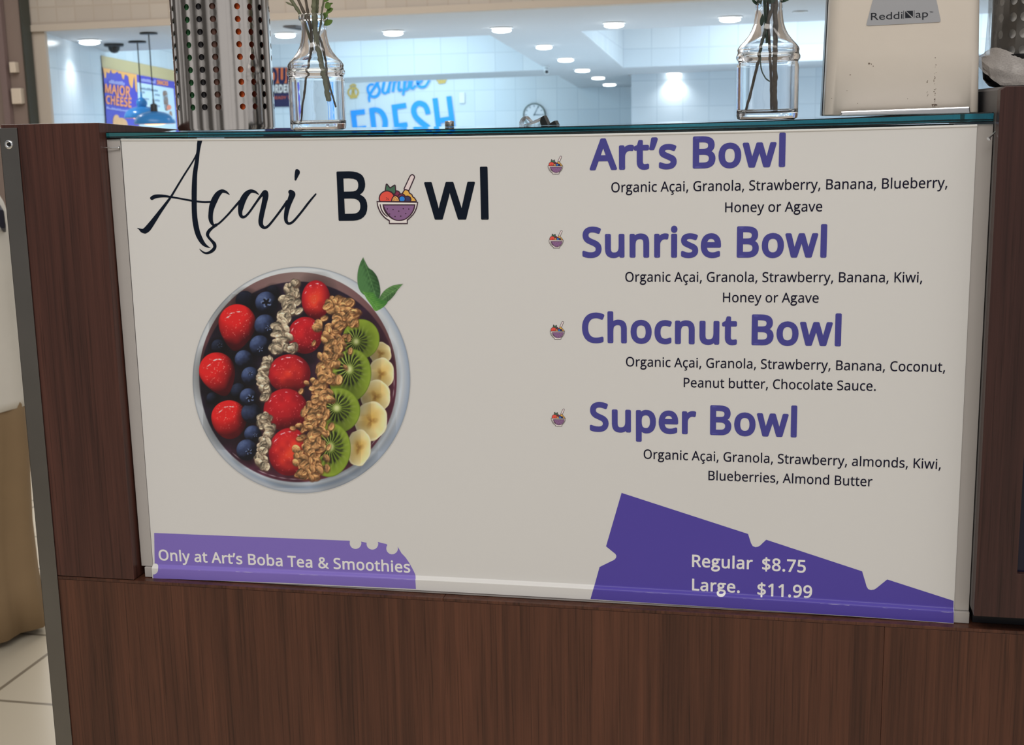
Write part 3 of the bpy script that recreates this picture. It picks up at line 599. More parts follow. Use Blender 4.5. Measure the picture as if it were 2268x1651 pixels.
# ---- title: brush script word, then B_wl
S0 = 4.725
strokes = [
 [(780, 62, 25), (763, 130, 23), (752, 210, 18), (737, 320, 21), (718, 450, 24), (711, 600, 27), (710, 735, 27), (712, 850, 27), (721, 950, 28), (741, 1050, 28), (768, 1120, 26), (806, 1180, 20), (848, 1212, 10), (878, 1222, 2)],
 [(738, 232, 6), (700, 312, 8), (600, 470, 9), (520, 602, 10), (470, 685, 11), (420, 755, 14), (350, 850, 19), (285, 942, 26), (228, 1018, 32), (196, 1046, 30)],
 [(115, 1017, 2), (140, 1030, 9), (165, 1045, 20), (192, 1048, 27)],
 [(268, 704, 20), (300, 688, 20), (350, 682, 17), (410, 684, 13), (470, 693, 10), (560, 708, 9), (680, 730, 10), (800, 745, 10), (900, 743, 10)],
 [(1079, 668, 3), (1060, 652, 9), (1035, 637, 14), (998, 632, 20), (957, 665, 29), (922, 725, 33), (897, 790, 30), (885, 850, 25), (882, 910, 24), (891, 955, 19), (912, 984, 12), (945, 982, 10), (985, 955, 10), (1060, 880, 10), (1130, 800, 11), (1190, 733, 13)],
 [(1387, 668, 3), (1368, 652, 9), (1342, 637, 14), (1300, 632, 20), (1255, 665, 29), (1218, 728, 33), (1200, 790, 30), (1192, 845, 22), (1198, 885, 18), (1218, 902, 15), (1248, 893, 12), (1292, 845, 11), (1350, 762, 11), (1400, 692, 13), (1437, 650, 20)],
 [(1452, 652, 33), (1456, 690, 30), (1440, 770, 27), (1420, 860, 26), (1407, 935, 25), (1410, 980, 22), (1432, 1008, 17), (1458, 1012, 14), (1495, 985, 12), (1560, 905, 11), (1630, 812, 12), (1685, 738, 16)],
 [(1718, 640, 24), (1736, 662, 33), (1722, 705, 30), (1695, 775, 27), (1676, 850, 24), (1669, 915, 20), (1678, 955, 16), (1705, 970, 13), (1750, 945, 12), (1830, 852, 11), (1910, 748, 11), (1982, 662, 8)],
 [(1778, 412, 10), (1790, 430, 26), (1780, 470, 20), (1770, 510, 10)],
 [(940, 985, 16), (905, 1010, 14), (868, 1044, 17), (850, 1080, 17), (860, 1112, 14), (890, 1147, 14), (920, 1183, 18), (925, 1220, 17), (902, 1252, 17), (862, 1276, 13), (825, 1279, 10), (790, 1260, 7), (767, 1237, 3)]]
polys = []
for st in strokes: polys += [[PW(280 + a / S0, 290 + b_ / S0) for a, b_ in q] for q in ribbon(st)]
polys = [[(x, min(z, top_z(x) - 0.0004)) for x, z in q] for q in polys]
print_on('script_lettering', union(polys), BLACKINK, layer=2, label='black brush script title word')
line('title_lettering', "B", (750, 487.2), (815, 486.5), 107, BLACKINK, bold=0.012)
line('title_lettering', "wl", (942, 484.9), (1082.5, 484.6), 107.5, BLACKINK, bold=0.012)

# ---- small bowl emblems (the O of the title and the four list markers)
CI = [mat('emblem_outline', ink((52, 28, 40)), 0.4), mat('emblem_cream', ink((212, 198, 186)), 0.4), mat('emblem_purple', ink((126, 88, 120)), 0.4), mat('emblem_red', ink((214, 76, 60)), 0.4),
      mat('emblem_green', ink((64, 96, 72)), 0.4), mat('emblem_fig', ink((222, 150, 84)), 0.4), mat('emblem_blue', ink((40, 118, 190)), 0.4), mat('emblem_navy', ink((52, 52, 84)), 0.4),
      mat('emblem_wine', ink((120, 44, 66)), 0.4), mat('emblem_gold', ink((224, 158, 70)), 0.4), mat('emblem_handle', ink((212, 190, 182)), 0.4)]
def circ(cx, cy, r, ry=None, n=26, a0=0, a1=360):
    ry = ry or r
    return [(cx + r * math.cos(math.radians(a0 + (a1 - a0) * i / n)), cy + ry * math.sin(math.radians(a0 + (a1 - a0) * i / n))) for i in range(n if a1 - a0 == 360 else n + 1)]
def clipy(P, y): return [(a, min(b_, y)) for a, b_ in P]
def emblem():
    sh = []; o = 9.0
    def shp(P, c, grow=True):
        if grow:
            G = []
            for i in range(len(P)):                            # a pen run along the outline
                p, q = Vector(P[i - 1]), Vector(P[i]); d = q - p
                if d.length < 1e-4: continue
                d.normalize(); m = Vector((-d.y, d.x)) * o
                G.append([tuple(p + m), tuple(p - m), tuple(q - m), tuple(q + m)]); G.append(circ(q.x, q.y, o, n=10))
            uv_, uf_ = union([[(a / 300, b_ / 300) for a, b_ in g_] for g_ in G + [P]])
            sh.append(([[(uv_[i][0] * 300, uv_[i][1] * 300) for i in q] for q in uf_], 0))
        sh.append((P, c))
    shp([(718, 326), (764, 228), (771, 219), (780, 216), (789, 221), (793, 231), (790, 240), (748, 337)], 10)
    shp([(702, 368), (716, 344), (724, 336), (744, 342), (756, 366), (772, 374), (780, 394), (794, 402), (808, 424), (700, 424)], 9)
    shp(clipy(circ(652, 372, 26), 424), 8); shp(clipy(circ(693, 398, 28), 424), 8)
    shp([(612, 346), (566, 338), (574, 292), (600, 324), (638, 300), (642, 348), (634, 366)], 4)
    shp(clipy(circ(575, 404, 57), 424), 3)
    shp(clipy(circ(740, 412, 24), 424), 7); shp(clipy(circ(698, 408, 21), 424), 6)
    shp([(618, 424), (622, 404), (634, 388), (646, 384), (660, 394), (670, 412), (672, 424)], 5)
    for a, b_ in [(632, 404), (642, 396), (652, 402), (638, 414), (650, 413), (660, 414), (628, 416), (572, 398), (584, 402), (576, 410), (588, 412)]: sh.append((circ(a, b_, 3.2, n=8), 0))
    body = [(492, 424), (828, 430)] + bowl_curve([(826, 434), (818, 478), (796, 524), (762, 562), (742, 580)]) + [(744, 608), (592, 608), (592, 584)] + bowl_curve([(592, 584), (556, 560), (522, 520), (500, 470), (494, 434)])
    sh.append((body, 0))
    inn = [(501, 433), (819, 438)] + bowl_curve([(817, 442), (809, 478), (789, 520), (756, 556), (735, 574)]) + [(736, 600), (600, 600), (600, 578)] + bowl_curve([(600, 578), (562, 553), (530, 514), (509, 468), (503, 440)])
    sh.append((inn, 1))
    sh.append(([(540, 450), (806, 450)] + bowl_curve([(806, 452), (796, 496), (768, 540), (724, 574), (672, 584), (622, 572), (580, 540), (552, 500), (541, 456)]), 0))
    sh.append(([(550, 459), (796, 459)] + bowl_curve([(794, 462), (785, 496), (760, 534), (720, 566), (672, 576), (640, 570), (604, 545), (570, 500), (556, 470)]), 2))
    sh.append(([(518, 450), (526, 450)] + bowl_curve([(526, 452), (536, 490), (556, 522), (584, 548)]) + bowl_curve([(578, 552), (548, 528), (528, 494), (518, 456)]), 0))
    for a, b_ in [(580, 487), (626, 492), (672, 505), (708, 485), (752, 488), (598, 528), (728, 524), (642, 548), (688, 545)]: sh.append((circ(a, b_, 5.2, n=9), 0))
    return sh
EM = emblem()
def place_emblem(px, py, wpx, lab):
    k = wpx / 336.0; polys = []; mi = []
    lv = []
    for j, (P, c_) in enumerate(EM):
        for Q in (P if isinstance(P[0], list) else [P]):
            polys.append([PW(px + (a - 667) * k, py + (b_ - 608) * k) for a, b_ in Q]); mi.append(c_); lv.append(j)
    print_on('bowl_emblem', polys, CI, layer=2, mi=mi, lv=lv, label=lab)
place_emblem(882.3, 496.2, 92.5, 'coloured fruit bowl emblem forming the O of the title')
for px, py, wpx, nm in [(1231.0, 385.6, 33.8, 'first'), (1232.6, 549.6, 33.0, 'second'), (1235.4, 751.6, 33.4, 'third'), (1237.5, 944.3, 32.6, 'fourth')]:
    place_emblem(px, py, wpx, 'small fruit bowl emblem beside the %s heading' % nm)

# ---- the printed bowl picture: inks laid dot by dot on the sheet (a flat print)
PX0, PX1, PY0, PY1, SSA = 414, 916, 562, 1098, 2
Wd, Hd = (PX1 - PX0) * SSA, (PY1 - PY0) * SSA
rng = np.random.default_rng(7)
YY, XX = np.mgrid[0:Hd, 0:Wd].astype(np.float32)
XX = PX0 + (XX + 0.5) / SSA; YY = PY0 + (YY + 0.5) / SSA
IMG = np.zeros((Hd, Wd, 3), np.float32); ALP = np.zeros((Hd, Wd), np.float32)
def vnoise(cell, seed):
    r = np.random.default_rng(seed); gw = int(Wd / SSA / cell) + 3; gh = int(Hd / SSA / cell) + 3
    G = r.random((gh, gw)).astype(np.float32)
    u = (XX - PX0) / cell; v = (YY - PY0) / cell; i = u.astype(int); j = v.astype(int)
    fu = u - i; fv = v - j; fu = fu * fu * (3 - 2 * fu); fv = fv * fv * (3 - 2 * fv)
    return (G[j, i] * (1 - fu) + G[j, i + 1] * fu) * (1 - fv) + (G[j + 1, i] * (1 - fu) + G[j + 1, i + 1] * fu) * fv
N3, N6, N14, N40 = vnoise(3, 1), vnoise(6, 2), vnoise(14, 3), vnoise(40, 4)
class Win:
    def __init__(s, x0, y0, x1, y1):
        s.s = (slice(max(0, int((y0 - PY0) * SSA)), min(Hd, int((y1 - PY0) * SSA) + 1)), slice(max(0, int((x0 - PX0) * SSA)), min(Wd, int((x1 - PX0) * SSA) + 1)))
        s.x = XX[s.s]; s.y = YY[s.s]; s.n3, s.n6, s.n14 = N3[s.s], N6[s.s], N14[s.s]
    def put(s, mask, col, alpha=True):
        m = np.clip(mask, 0, 1)[..., None]
        IMG[s.s] = IMG[s.s] * (1 - m) + np.asarray(col, np.float32) * m
        if alpha: ALP[s.s] = np.maximum(ALP[s.s], m[..., 0])
def mixc(a, b, t): t = np.clip(t, 0, 1)[..., None]; return np.asarray(a, np.float32) * (1 - t) + np.asarray(b, np.float32) * t
def sm(sd, wdt=1.2): return np.clip(0.5 - sd / wdt, 0, 1)
def eld(wi, cx, cy, rx, ry, rot=0.0):
    c, s_ = math.cos(rot), math.sin(rot); a = (wi.x - cx) * c + (wi.y - cy) * s_; b = -(wi.x - cx) * s_ + (wi.y - cy) * c
    d = np.sqrt((a / rx) ** 2 + (b / ry) ** 2) + 1e-6
    return d, (d - 1) * min(rx, ry), a / rx, b / ry
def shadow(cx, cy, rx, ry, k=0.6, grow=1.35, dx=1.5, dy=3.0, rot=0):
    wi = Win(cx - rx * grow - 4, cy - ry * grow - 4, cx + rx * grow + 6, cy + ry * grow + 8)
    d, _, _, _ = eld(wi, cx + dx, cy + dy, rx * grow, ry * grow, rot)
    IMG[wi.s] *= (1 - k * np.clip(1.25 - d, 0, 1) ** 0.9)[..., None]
full = Win(PX0, PY0, PX1, PY1)
# china rim
d, sd, a, b_ = eld(full, 668, 842, 241, 251)
ang = np.arctan2(b_, a)
rim = mixc((160, 160, 160), (196, 194, 188), 0.5 - 0.5 * b_)
rim = mixc(rim, (118, 134, 154), np.clip(a * 0.9 - 0.15, 0, 1) * np.clip((d - 0.93) / 0.07, 0, 1))
rim = mixc(rim, (120, 134, 150), np.clip(b_ * 1.2 - 0.4, 0, 1) * np.clip(1 - abs(d - 0.95) / 0.03, 0, 1))
rim = mixc(rim, (188, 192, 194), np.clip(1 - abs(d - 0.915) / 0.022, 0, 1) * np.clip(0.5 + b_ * 0.6 + a * 0.3, 0, 1))
rim = mixc(rim, (128, 132, 138), np.clip((d - 0.985) / 0.015, 0, 1) * 0.8)
full.put(sm(sd), rim)
# inner wall, lit mauve-brown at the top
d1, sd1, a1, b1 = eld(full, 660, 836, 219, 233)
wall = mixc((128, 104, 96), (104, 66, 66), np.clip(abs(a1) * 1.1, 0, 1))
wall = mixc(wall, (70, 40, 46), np.clip((b1 + 0.72) * 1.2, 0, 1) * np.clip(1 - a1, 0, 1))
wall = mixc(wall, (164, 164, 164), np.clip((b1 + 0.05) * 3, 0, 1))
full.put(sm(sd1), wall)
d2, sd2, a2, b2 = eld(full, 661, 846, 217.5, 222)
ac = mixc((34, 24, 38), (96, 42, 58), np.clip((a2 * 0.8 + b2 * 0.9 + 0.35) * 0.9, 0, 1))
ac = ac * (0.82 + 0.36 * N14)[..., None]
full.put(sm(sd2, 2.5), ac)
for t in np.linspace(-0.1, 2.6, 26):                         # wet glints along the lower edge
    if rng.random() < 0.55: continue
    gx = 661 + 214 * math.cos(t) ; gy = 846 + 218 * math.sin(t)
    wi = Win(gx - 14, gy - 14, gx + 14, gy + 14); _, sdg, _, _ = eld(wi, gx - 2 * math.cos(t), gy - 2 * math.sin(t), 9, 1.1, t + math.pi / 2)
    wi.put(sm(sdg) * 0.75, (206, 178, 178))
def blueberry(cx, cy, r, crown=None, dark=0.0):
    shadow(cx, cy, r, r, 0.75)
    wi = Win(cx - r - 2, cy - r - 2, cx + r + 2, cy + r + 2)
    d, sd, a, b = eld(wi, cx, cy, r, r * 1.02)
    zz = np.sqrt(np.clip(1 - d * d, 0, 1)); L = np.clip(-0.45 * a - 0.55 * b + 0.55 * zz, 0, 1)
    col = mixc((12, 13, 22), (58, 70, 102), np.clip(L * 1.35 - 0.12 + 0.35 * (wi.n6 - 0.5), 0, 1))
    col = mixc(col, (112, 126, 158), np.clip((L - 0.72) * 2.6, 0, 1) * (0.3 + 0.7 * wi.n3))
    col = col * (1 - dark) + np.array((14, 13, 22), np.float32) * dark
    wi.put(sm(sd), col)
    if crown:
        qx, qy, k = cx + crown[0] * r, cy + crown[1] * r, crown[2]
        d, sd, a, b = eld(wi, qx, qy, r * k, r * k * 0.92); an = np.arctan2(b, a)
        wi.put(sm(sd + r * 0.09 * np.cos(5 * an)), (92, 104, 134)); d, sd, a, b = eld(wi, qx, qy, r * k * 0.74, r * k * 0.66)
        wi.put(sm(sd + r * 0.1 * np.cos(5 * an + 1.5)), (15, 14, 20))
def strawberry(cx, cy, rx, ry, rot=0.0, taper=0.5, dark=0.75):
    shadow(cx, cy, rx, ry, 0.7)
    R_ = max(rx, ry) * 1.25; wi = Win(cx - R_, cy - R_, cx + R_, cy + R_)
    c, s_ = math.cos(rot), math.sin(rot); a = (wi.x - cx) * c + (wi.y - cy) * s_; b = (-(wi.x - cx) * s_ + (wi.y - cy) * c) / ry
    k = np.where(b > -0.35, 1 - taper * np.clip((b + 0.35) / 1.35, 0, 1) ** 1.5, 1.0); a = a / (rx * k)
    d = np.sqrt(a * a + np.abs(b) ** 2.3) + 1e-6; sd = (d - 1) * min(rx, ry)
    zz = np.sqrt(np.clip(1 - d * d, 0, 1)); L = np.clip(-0.25 * a - 0.55 * b + 0.6 * zz, 0, 1)
    col = mixc((62, 6, 14), (206, 30, 30), np.clip(L * 1.5 + 0.1 - dark * 0.18 + 0.2 * (wi.n14 - 0.5), 0, 1))
    col = mixc(col, (236, 92, 52), np.clip(L - 0.86, 0, 1) * 3 * wi.n14)
    wi.put(sm(sd), col)
    for _ in range(int(rx * 1.3)):
        t = rng.uniform(-0.85, 0.85); u = rng.uniform(-0.9, 0.5); gx = cx + (t * c * rx - u * s_ * ry) * 0.85; gy = cy + (t * s_ * rx + u * c * ry) * 0.9
        w2 = Win(gx - 4, gy - 4, gx + 4, gy + 4); _, s2, _, _ = eld(w2, gx, gy, rng.uniform(0.6, 1.7), rng.uniform(0.5, 0.9), rng.uniform(0, 3))
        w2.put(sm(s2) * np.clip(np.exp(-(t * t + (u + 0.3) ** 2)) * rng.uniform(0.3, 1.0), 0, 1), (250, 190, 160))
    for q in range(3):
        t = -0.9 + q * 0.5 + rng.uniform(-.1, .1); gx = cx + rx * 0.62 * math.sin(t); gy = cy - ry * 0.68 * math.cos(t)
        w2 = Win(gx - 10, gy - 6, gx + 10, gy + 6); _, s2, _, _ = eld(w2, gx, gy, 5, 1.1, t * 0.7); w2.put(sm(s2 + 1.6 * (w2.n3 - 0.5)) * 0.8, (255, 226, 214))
def half_berry(cx, cy, rx, ry, rot=0.0, hot=0.0):
    shadow(cx, cy, rx, ry, 0.55)
    R_ = max(rx, ry) + 3; wi = Win(cx - R_, cy - R_, cx + R_, cy + R_)
    d, sd, a, b = eld(wi, cx, cy, rx, ry, rot)
    zz = np.sqrt(np.clip(1 - d * d, 0, 1)); L = np.clip(-0.3 * a - 0.45 * b + 0.62 * zz, 0, 1)
    col = mixc((96, 8, 20), (188, 24, 34), L * 1.2 + 0.3 * (wi.n14 - 0.5))
    col = mixc(col, (226, 66, 40), np.clip(hot * (0.9 - d) * 1.4 * (0.4 + wi.n14), 0, 1))
    wi.put(sm(sd), col)
    for _ in range(int(rx * 1.1)):
        t = rng.uniform(-0.8, 0.8); u = rng.uniform(-0.85, 0.8); gx = cx + t * rx; gy = cy + u * ry
        if t * t + u * u > 0.85: continue
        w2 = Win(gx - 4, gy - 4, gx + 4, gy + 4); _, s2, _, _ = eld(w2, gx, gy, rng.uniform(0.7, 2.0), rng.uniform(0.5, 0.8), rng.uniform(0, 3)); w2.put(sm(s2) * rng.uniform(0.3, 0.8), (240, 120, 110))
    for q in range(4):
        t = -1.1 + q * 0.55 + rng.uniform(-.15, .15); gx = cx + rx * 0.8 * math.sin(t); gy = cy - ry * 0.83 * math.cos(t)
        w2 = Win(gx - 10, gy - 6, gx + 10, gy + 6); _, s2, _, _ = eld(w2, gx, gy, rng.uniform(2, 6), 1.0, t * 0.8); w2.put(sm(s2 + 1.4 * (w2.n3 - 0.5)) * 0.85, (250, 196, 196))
def flake(cx, cy, r, rot, base, dk):
    e = rng.uniform(0.55, 0.82); wi = Win(cx - r - 4, cy - r - 4, cx + r + 5, cy + r + 5)
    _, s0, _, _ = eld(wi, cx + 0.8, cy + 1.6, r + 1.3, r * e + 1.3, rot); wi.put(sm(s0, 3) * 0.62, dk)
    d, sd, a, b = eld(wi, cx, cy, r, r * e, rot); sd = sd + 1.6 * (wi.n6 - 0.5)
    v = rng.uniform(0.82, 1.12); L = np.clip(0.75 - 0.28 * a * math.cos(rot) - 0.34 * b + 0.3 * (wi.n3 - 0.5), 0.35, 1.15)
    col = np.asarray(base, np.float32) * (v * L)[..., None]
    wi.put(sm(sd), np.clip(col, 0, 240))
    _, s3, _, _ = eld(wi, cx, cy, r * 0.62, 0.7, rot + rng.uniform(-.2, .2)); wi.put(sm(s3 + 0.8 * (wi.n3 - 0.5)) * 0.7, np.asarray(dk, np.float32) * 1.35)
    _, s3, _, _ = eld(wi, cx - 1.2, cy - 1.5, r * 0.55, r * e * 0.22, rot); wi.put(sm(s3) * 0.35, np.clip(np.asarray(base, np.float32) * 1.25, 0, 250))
def kiwi(cx, cy, rx, ry, kx, ky, rot=0.0):
    shadow(cx, cy, rx, ry, 0.45)
    R_ = max(rx, ry) + 3; wi = Win(cx - R_, cy - R_, cx + R_, cy + R_)
    d, sd, a, b = eld(wi, cx, cy, rx, ry, rot)
    qa, qb = (wi.x - kx) / rx, (wi.y - ky) / ry; q = np.sqrt(qa * qa + qb * qb); an = np.arctan2(qb, qa)
    ray_ = 0.5 + 0.5 * np.cos(an * 20 + 3 * wi.n14); ray2 = 0.5 + 0.5 * np.cos(an * 19 + 4 * wi.n14)
    col = mixc((92, 108, 28), (132, 148, 46), np.clip((d - 0.4) * 1.5 + 0.3 * (wi.n14 - 0.5), 0, 1))
    col = mixc(col, (176, 186, 104), np.clip(1.25 - q * 1.3, 0, 1) * ray_ ** 2 * 0.85)
    core = np.exp(-((q - 0.42) / 0.17) ** 2)
    col = mixc(col, (26, 30, 14), np.clip(core * 2.2, 0, 1) * np.clip((ray2 - 0.25) * 4, 0, 1) * np.clip(0.75 + 0.5 * wi.n3, 0, 1) * np.clip(1.1 - 0.35 * np.cos(an), 0, 1))
    col = mixc(col, (196, 196, 132), np.clip(1.4 - q / 0.14, 0, 1))
    col = mixc(col, (86, 104, 26), np.clip((d - 0.94) * 14, 0, 1))
    wi.put(sm(sd), col)
def banana(cx, cy, rx, ry, rot=0.0):
    shadow(cx, cy, rx, ry, 0.35)
    R_ = max(rx, ry) + 3; wi = Win(cx - R_, cy - R_, cx + R_, cy + R_)
    d, sd, a, b = eld(wi, cx, cy, rx, ry, rot); an = np.arctan2(b, a)
    sd = sd + 0.9 * np.cos(an * 7 + 1) + 0.6 * (wi.n6 - 0.5)
    col = mixc((196, 156, 78), (228, 208, 150), np.clip(d * 1.15 - 0.12 + 0.5 * (wi.n14 - 0.5), 0, 1))
    st = np.clip(1 - d / (0.34 + 0.16 * np.cos(3 * an + 0.6)), 0, 1)
    col = mixc(col, (142, 98, 44), st * (0.55 + 0.6 * wi.n3)); col = mixc(col, (242, 230, 190), np.clip((d - 0.86) * 6, 0, 1) * 0.8)
    col = mixc(col, (150, 116, 64), np.clip((d - 0.97) * 20, 0, 1) * 0.5)
    wi.put(sm(sd), col)
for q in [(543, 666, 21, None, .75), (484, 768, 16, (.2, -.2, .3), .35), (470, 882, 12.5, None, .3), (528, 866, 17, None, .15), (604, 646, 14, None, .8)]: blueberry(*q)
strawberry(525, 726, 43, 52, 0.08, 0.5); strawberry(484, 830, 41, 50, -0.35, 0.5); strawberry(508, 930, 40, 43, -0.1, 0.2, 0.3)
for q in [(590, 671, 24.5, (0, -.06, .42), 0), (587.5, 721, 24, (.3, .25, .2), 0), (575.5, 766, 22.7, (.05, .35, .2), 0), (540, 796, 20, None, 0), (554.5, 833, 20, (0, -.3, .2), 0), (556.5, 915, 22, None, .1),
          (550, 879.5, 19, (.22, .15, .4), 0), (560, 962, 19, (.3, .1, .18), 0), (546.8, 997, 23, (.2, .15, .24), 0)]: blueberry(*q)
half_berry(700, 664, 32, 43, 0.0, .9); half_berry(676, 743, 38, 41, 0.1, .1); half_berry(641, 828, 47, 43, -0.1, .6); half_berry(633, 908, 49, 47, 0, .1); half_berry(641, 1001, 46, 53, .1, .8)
def band(path, half, n, base, dk, rlo, rhi, seed):
    global rng
    rng = np.random.default_rng(seed); S = catmull([(a, b, 0) for a, b in path], 14)
    its = []
    for i in range(n):
        q = S[rng.integers(0, len(S))]; its.append((q[0] + rng.normal(0, half * 0.52), q[1] + rng.normal(0, 3)))
    for q in S[::2]: its.append((q[0] + rng.normal(0, half * 0.3), q[1]))
    its.sort(key=lambda p: p[1] + rng.normal(0, 6))
    for x, y in its: flake(x, y, rng.uniform(rlo, rhi), rng.uniform(0, 3.14), base, dk)
LB, LD = (210, 186, 152), (84, 62, 48)
band([(642, 636), (645, 655), (640, 680), (632, 705), (624, 730), (621, 752), (618, 772)], 21, 44, LB, LD, 7, 12.5, 21)
band([(657, 625), (652, 628)], 5, 3, LB, LD, 6, 8, 22); band([(650, 768), (646, 772)], 4, 4, LB, LD, 8, 11, 23)
band([(594, 796), (588, 812), (582, 832), (583, 850), (591, 866), (586, 882)], 10, 26, LB, LD, 6.5, 11, 24)
band([(583, 922), (588, 938), (594, 955), (588, 975), (582, 998), (575, 1014), (586, 1034)], 11, 34, LB, LD, 6.5, 11.5, 25)
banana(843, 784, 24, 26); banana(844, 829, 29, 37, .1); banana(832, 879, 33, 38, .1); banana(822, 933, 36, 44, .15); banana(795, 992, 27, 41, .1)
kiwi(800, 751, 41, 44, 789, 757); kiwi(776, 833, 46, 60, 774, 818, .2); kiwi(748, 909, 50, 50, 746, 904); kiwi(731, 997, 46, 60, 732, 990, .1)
GB, GD = (216, 156, 98), (96, 54, 28)
band([(748, 664), (764, 690), (752, 715), (742, 745), (735, 775), (728, 800), (722, 830), (716, 855), (706, 885), (700, 910), (694, 940), (690, 965), (688, 990), (686, 1012), (690, 1032), (686, 1058)], 32, 230, GB, GD, 6.5, 11.5, 31)
band([(786, 690), (776, 700), (784, 716)], 10, 12, GB, GD, 7, 11, 32)
def poly_mask(wi, P, soft=0.9):
    ins = np.zeros(wi.x.shape, bool); dist = np.full(wi.x.shape, 1e9, np.float32); n = len(P)
    for i in range(n):
        (x0, y0), (x1, y1) = P[i], P[(i + 1) % n]
        ins ^= ((y0 > wi.y) != (y1 > wi.y)) & (wi.x < (x1 - x0) * (wi.y - y0) / ((y1 - y0) or 1e-9) + x0)
        t = np.clip(((wi.x - x0) * (x1 - x0) + (wi.y - y0) * (y1 - y0)) / ((x1 - x0) ** 2 + (y1 - y0) ** 2), 0, 1)
        dist = np.minimum(dist, np.hypot(wi.x - x0 - t * (x1 - x0), wi.y - y0 - t * (y1 - y0)))
    return sm(np.where(ins, -dist, dist), soft), dist
def leaf(P, rib, c0, c1, veins=10):
    Pp = bowl_curve(P + [P[0]], 6)[:-1]; xs = [p[0] for p in Pp]; ys = [p[1] for p in Pp]; wi = Win(min(xs) - 3, min(ys) - 3, max(xs) + 3, max(ys) + 3)
    m, dist = poly_mask(wi, Pp)
    (rx0, ry0), (rx1, ry1) = rib; L = math.hypot(rx1 - rx0, ry1 - ry0); ux, uy = (rx1 - rx0) / L, (ry1 - ry0) / L
    t = ((wi.x - rx0) * ux + (wi.y - ry0) * uy) / L; s_ = -(wi.x - rx0) * uy + (wi.y - ry0) * ux
    v = 0.5 + 0.5 * np.cos((t * veins - np.abs(s_) * 0.10) * 6.28)
    col = mixc(c0, c1, np.clip(0.45 + s_ * 0.03 + 0.5 * (wi.n6 - 0.5) + 0.3 * v, 0, 1)); col = mixc(col, (120, 160, 96), np.clip(1 - np.abs(s_) / 1.0, 0, 1) * 0.6)
    wi.put(m, col)
leaf([(804.5, 570), (797, 585), (792, 606), (792.5, 630), (800, 648), (815, 658), (833, 666), (842, 655), (842, 636), (836, 614), (826, 600), (816, 592)], ((805, 572), (835, 664)), (36, 66, 34), (72, 112, 62))
leaf([(893, 629), (872, 632), (855, 641), (845, 652), (839, 664), (846, 672), (860, 668), (873, 655), (881, 643)], ((891, 631), (840, 668)), (44, 74, 40), (92, 130, 70))
leaf([(803, 645), (812, 648), (826, 648), (834, 658), (846, 664), (859, 668), (850, 680), (832, 689), (822, 676), (812, 662)], ((806, 648), (838, 686)), (58, 108, 44), (104, 152, 62))
# down-sample, lay over the white of the sheet
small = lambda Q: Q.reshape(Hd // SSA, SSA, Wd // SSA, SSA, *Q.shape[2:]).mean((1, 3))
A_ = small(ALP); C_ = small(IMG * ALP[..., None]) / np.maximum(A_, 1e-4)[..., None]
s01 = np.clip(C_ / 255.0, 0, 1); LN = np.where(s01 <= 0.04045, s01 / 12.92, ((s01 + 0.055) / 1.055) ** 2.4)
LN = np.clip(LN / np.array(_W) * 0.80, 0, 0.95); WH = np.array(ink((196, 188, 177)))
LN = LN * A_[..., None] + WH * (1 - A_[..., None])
hh, ww = A_.shape
pxs = np.array([[*PW(PX0 + 0.5 + i, PY0 + 0.5 + j)] for j in (0, hh - 1) for i in (0, ww - 1)])
# projective map photograph -> sheet, from the sheet plane itself
jj, ii = np.mgrid[0:hh, 0:ww]
Rm = np.array(_R); dx = (PX0 + 0.5 + ii - 1134.0) / FPX; dy = (825.5 - PY0 - 0.5 - jj) / FPX
D_ = np.stack([dx, dy, -np.ones_like(dx)], -1) @ Rm.T
tt = (-0.0010 - CAM_P.y) / D_[..., 1]
GX = CAM_P.x + D_[..., 0] * tt; GZ = CAM_P.z + D_[..., 2] * tt
keep = A_ > 0.03; fm = keep[:-1, :-1] | keep[1:, :-1] | keep[:-1, 1:] | keep[1:, 1:]
idx = np.full((hh, ww), -1); used = np.zeros((hh, ww), bool)
for a in (0, 1):
    for b in (0, 1): used[a:hh - 1 + a, b:ww - 1 + b] |= fm
idx[used] = np.arange(used.sum())
fj, fi = np.nonzero(fm)
FA = np.stack([idx[fj + 1, fi], idx[fj + 1, fi + 1], idx[fj, fi + 1], idx[fj, fi]], -1).astype(np.int32)
org = wpos(board)
co = np.stack([GX[used] - org.x, np.full(used.sum(), -0.0010 - 0.00030 - org.y), GZ[used] - org.z], -1).astype(np.float32)
me = bpy.data.meshes.new('bowl_picture')
me.vertices.add(len(co)); me.vertices.foreach_set('co', co.ravel())
me.loops.add(FA.size); me.loops.foreach_set('vertex_index', FA.ravel())
me.polygons.add(len(FA)); me.polygons.foreach_set('loop_start', np.arange(0, FA.size, 4, dtype=np.int32)); me.polygons.foreach_set('loop_total', np.full(len(FA), 4, np.int32))
ca = me.color_attributes.new('ink', 'FLOAT_COLOR', 'POINT')
ca.data.foreach_set('color', np.concatenate([LN[used], np.ones((used.sum(), 1))], 1).astype(np.float32).ravel())
me.update(); me.validate()
pm = bpy.data.materials.new('picture_inks'); pm.use_nodes = True
an_ = pm.node_tree.nodes.new('ShaderNodeVertexColor'); an_.layer_name = 'ink'
pb = pm.node_tree.nodes['Principled BSDF']; pm.node_tree.links.new(an_.outputs['Color'], pb.inputs['Base Color']); pb.inputs['Roughness'].default_value = 0.38
me.materials.append(pm)
pic = bpy.data.objects.new('bowl_picture', me); COL.objects.link(pic); pic.parent = board
pic['label'] = 'printed picture of a fruit bowl with berries, granola, kiwi, banana and mint'

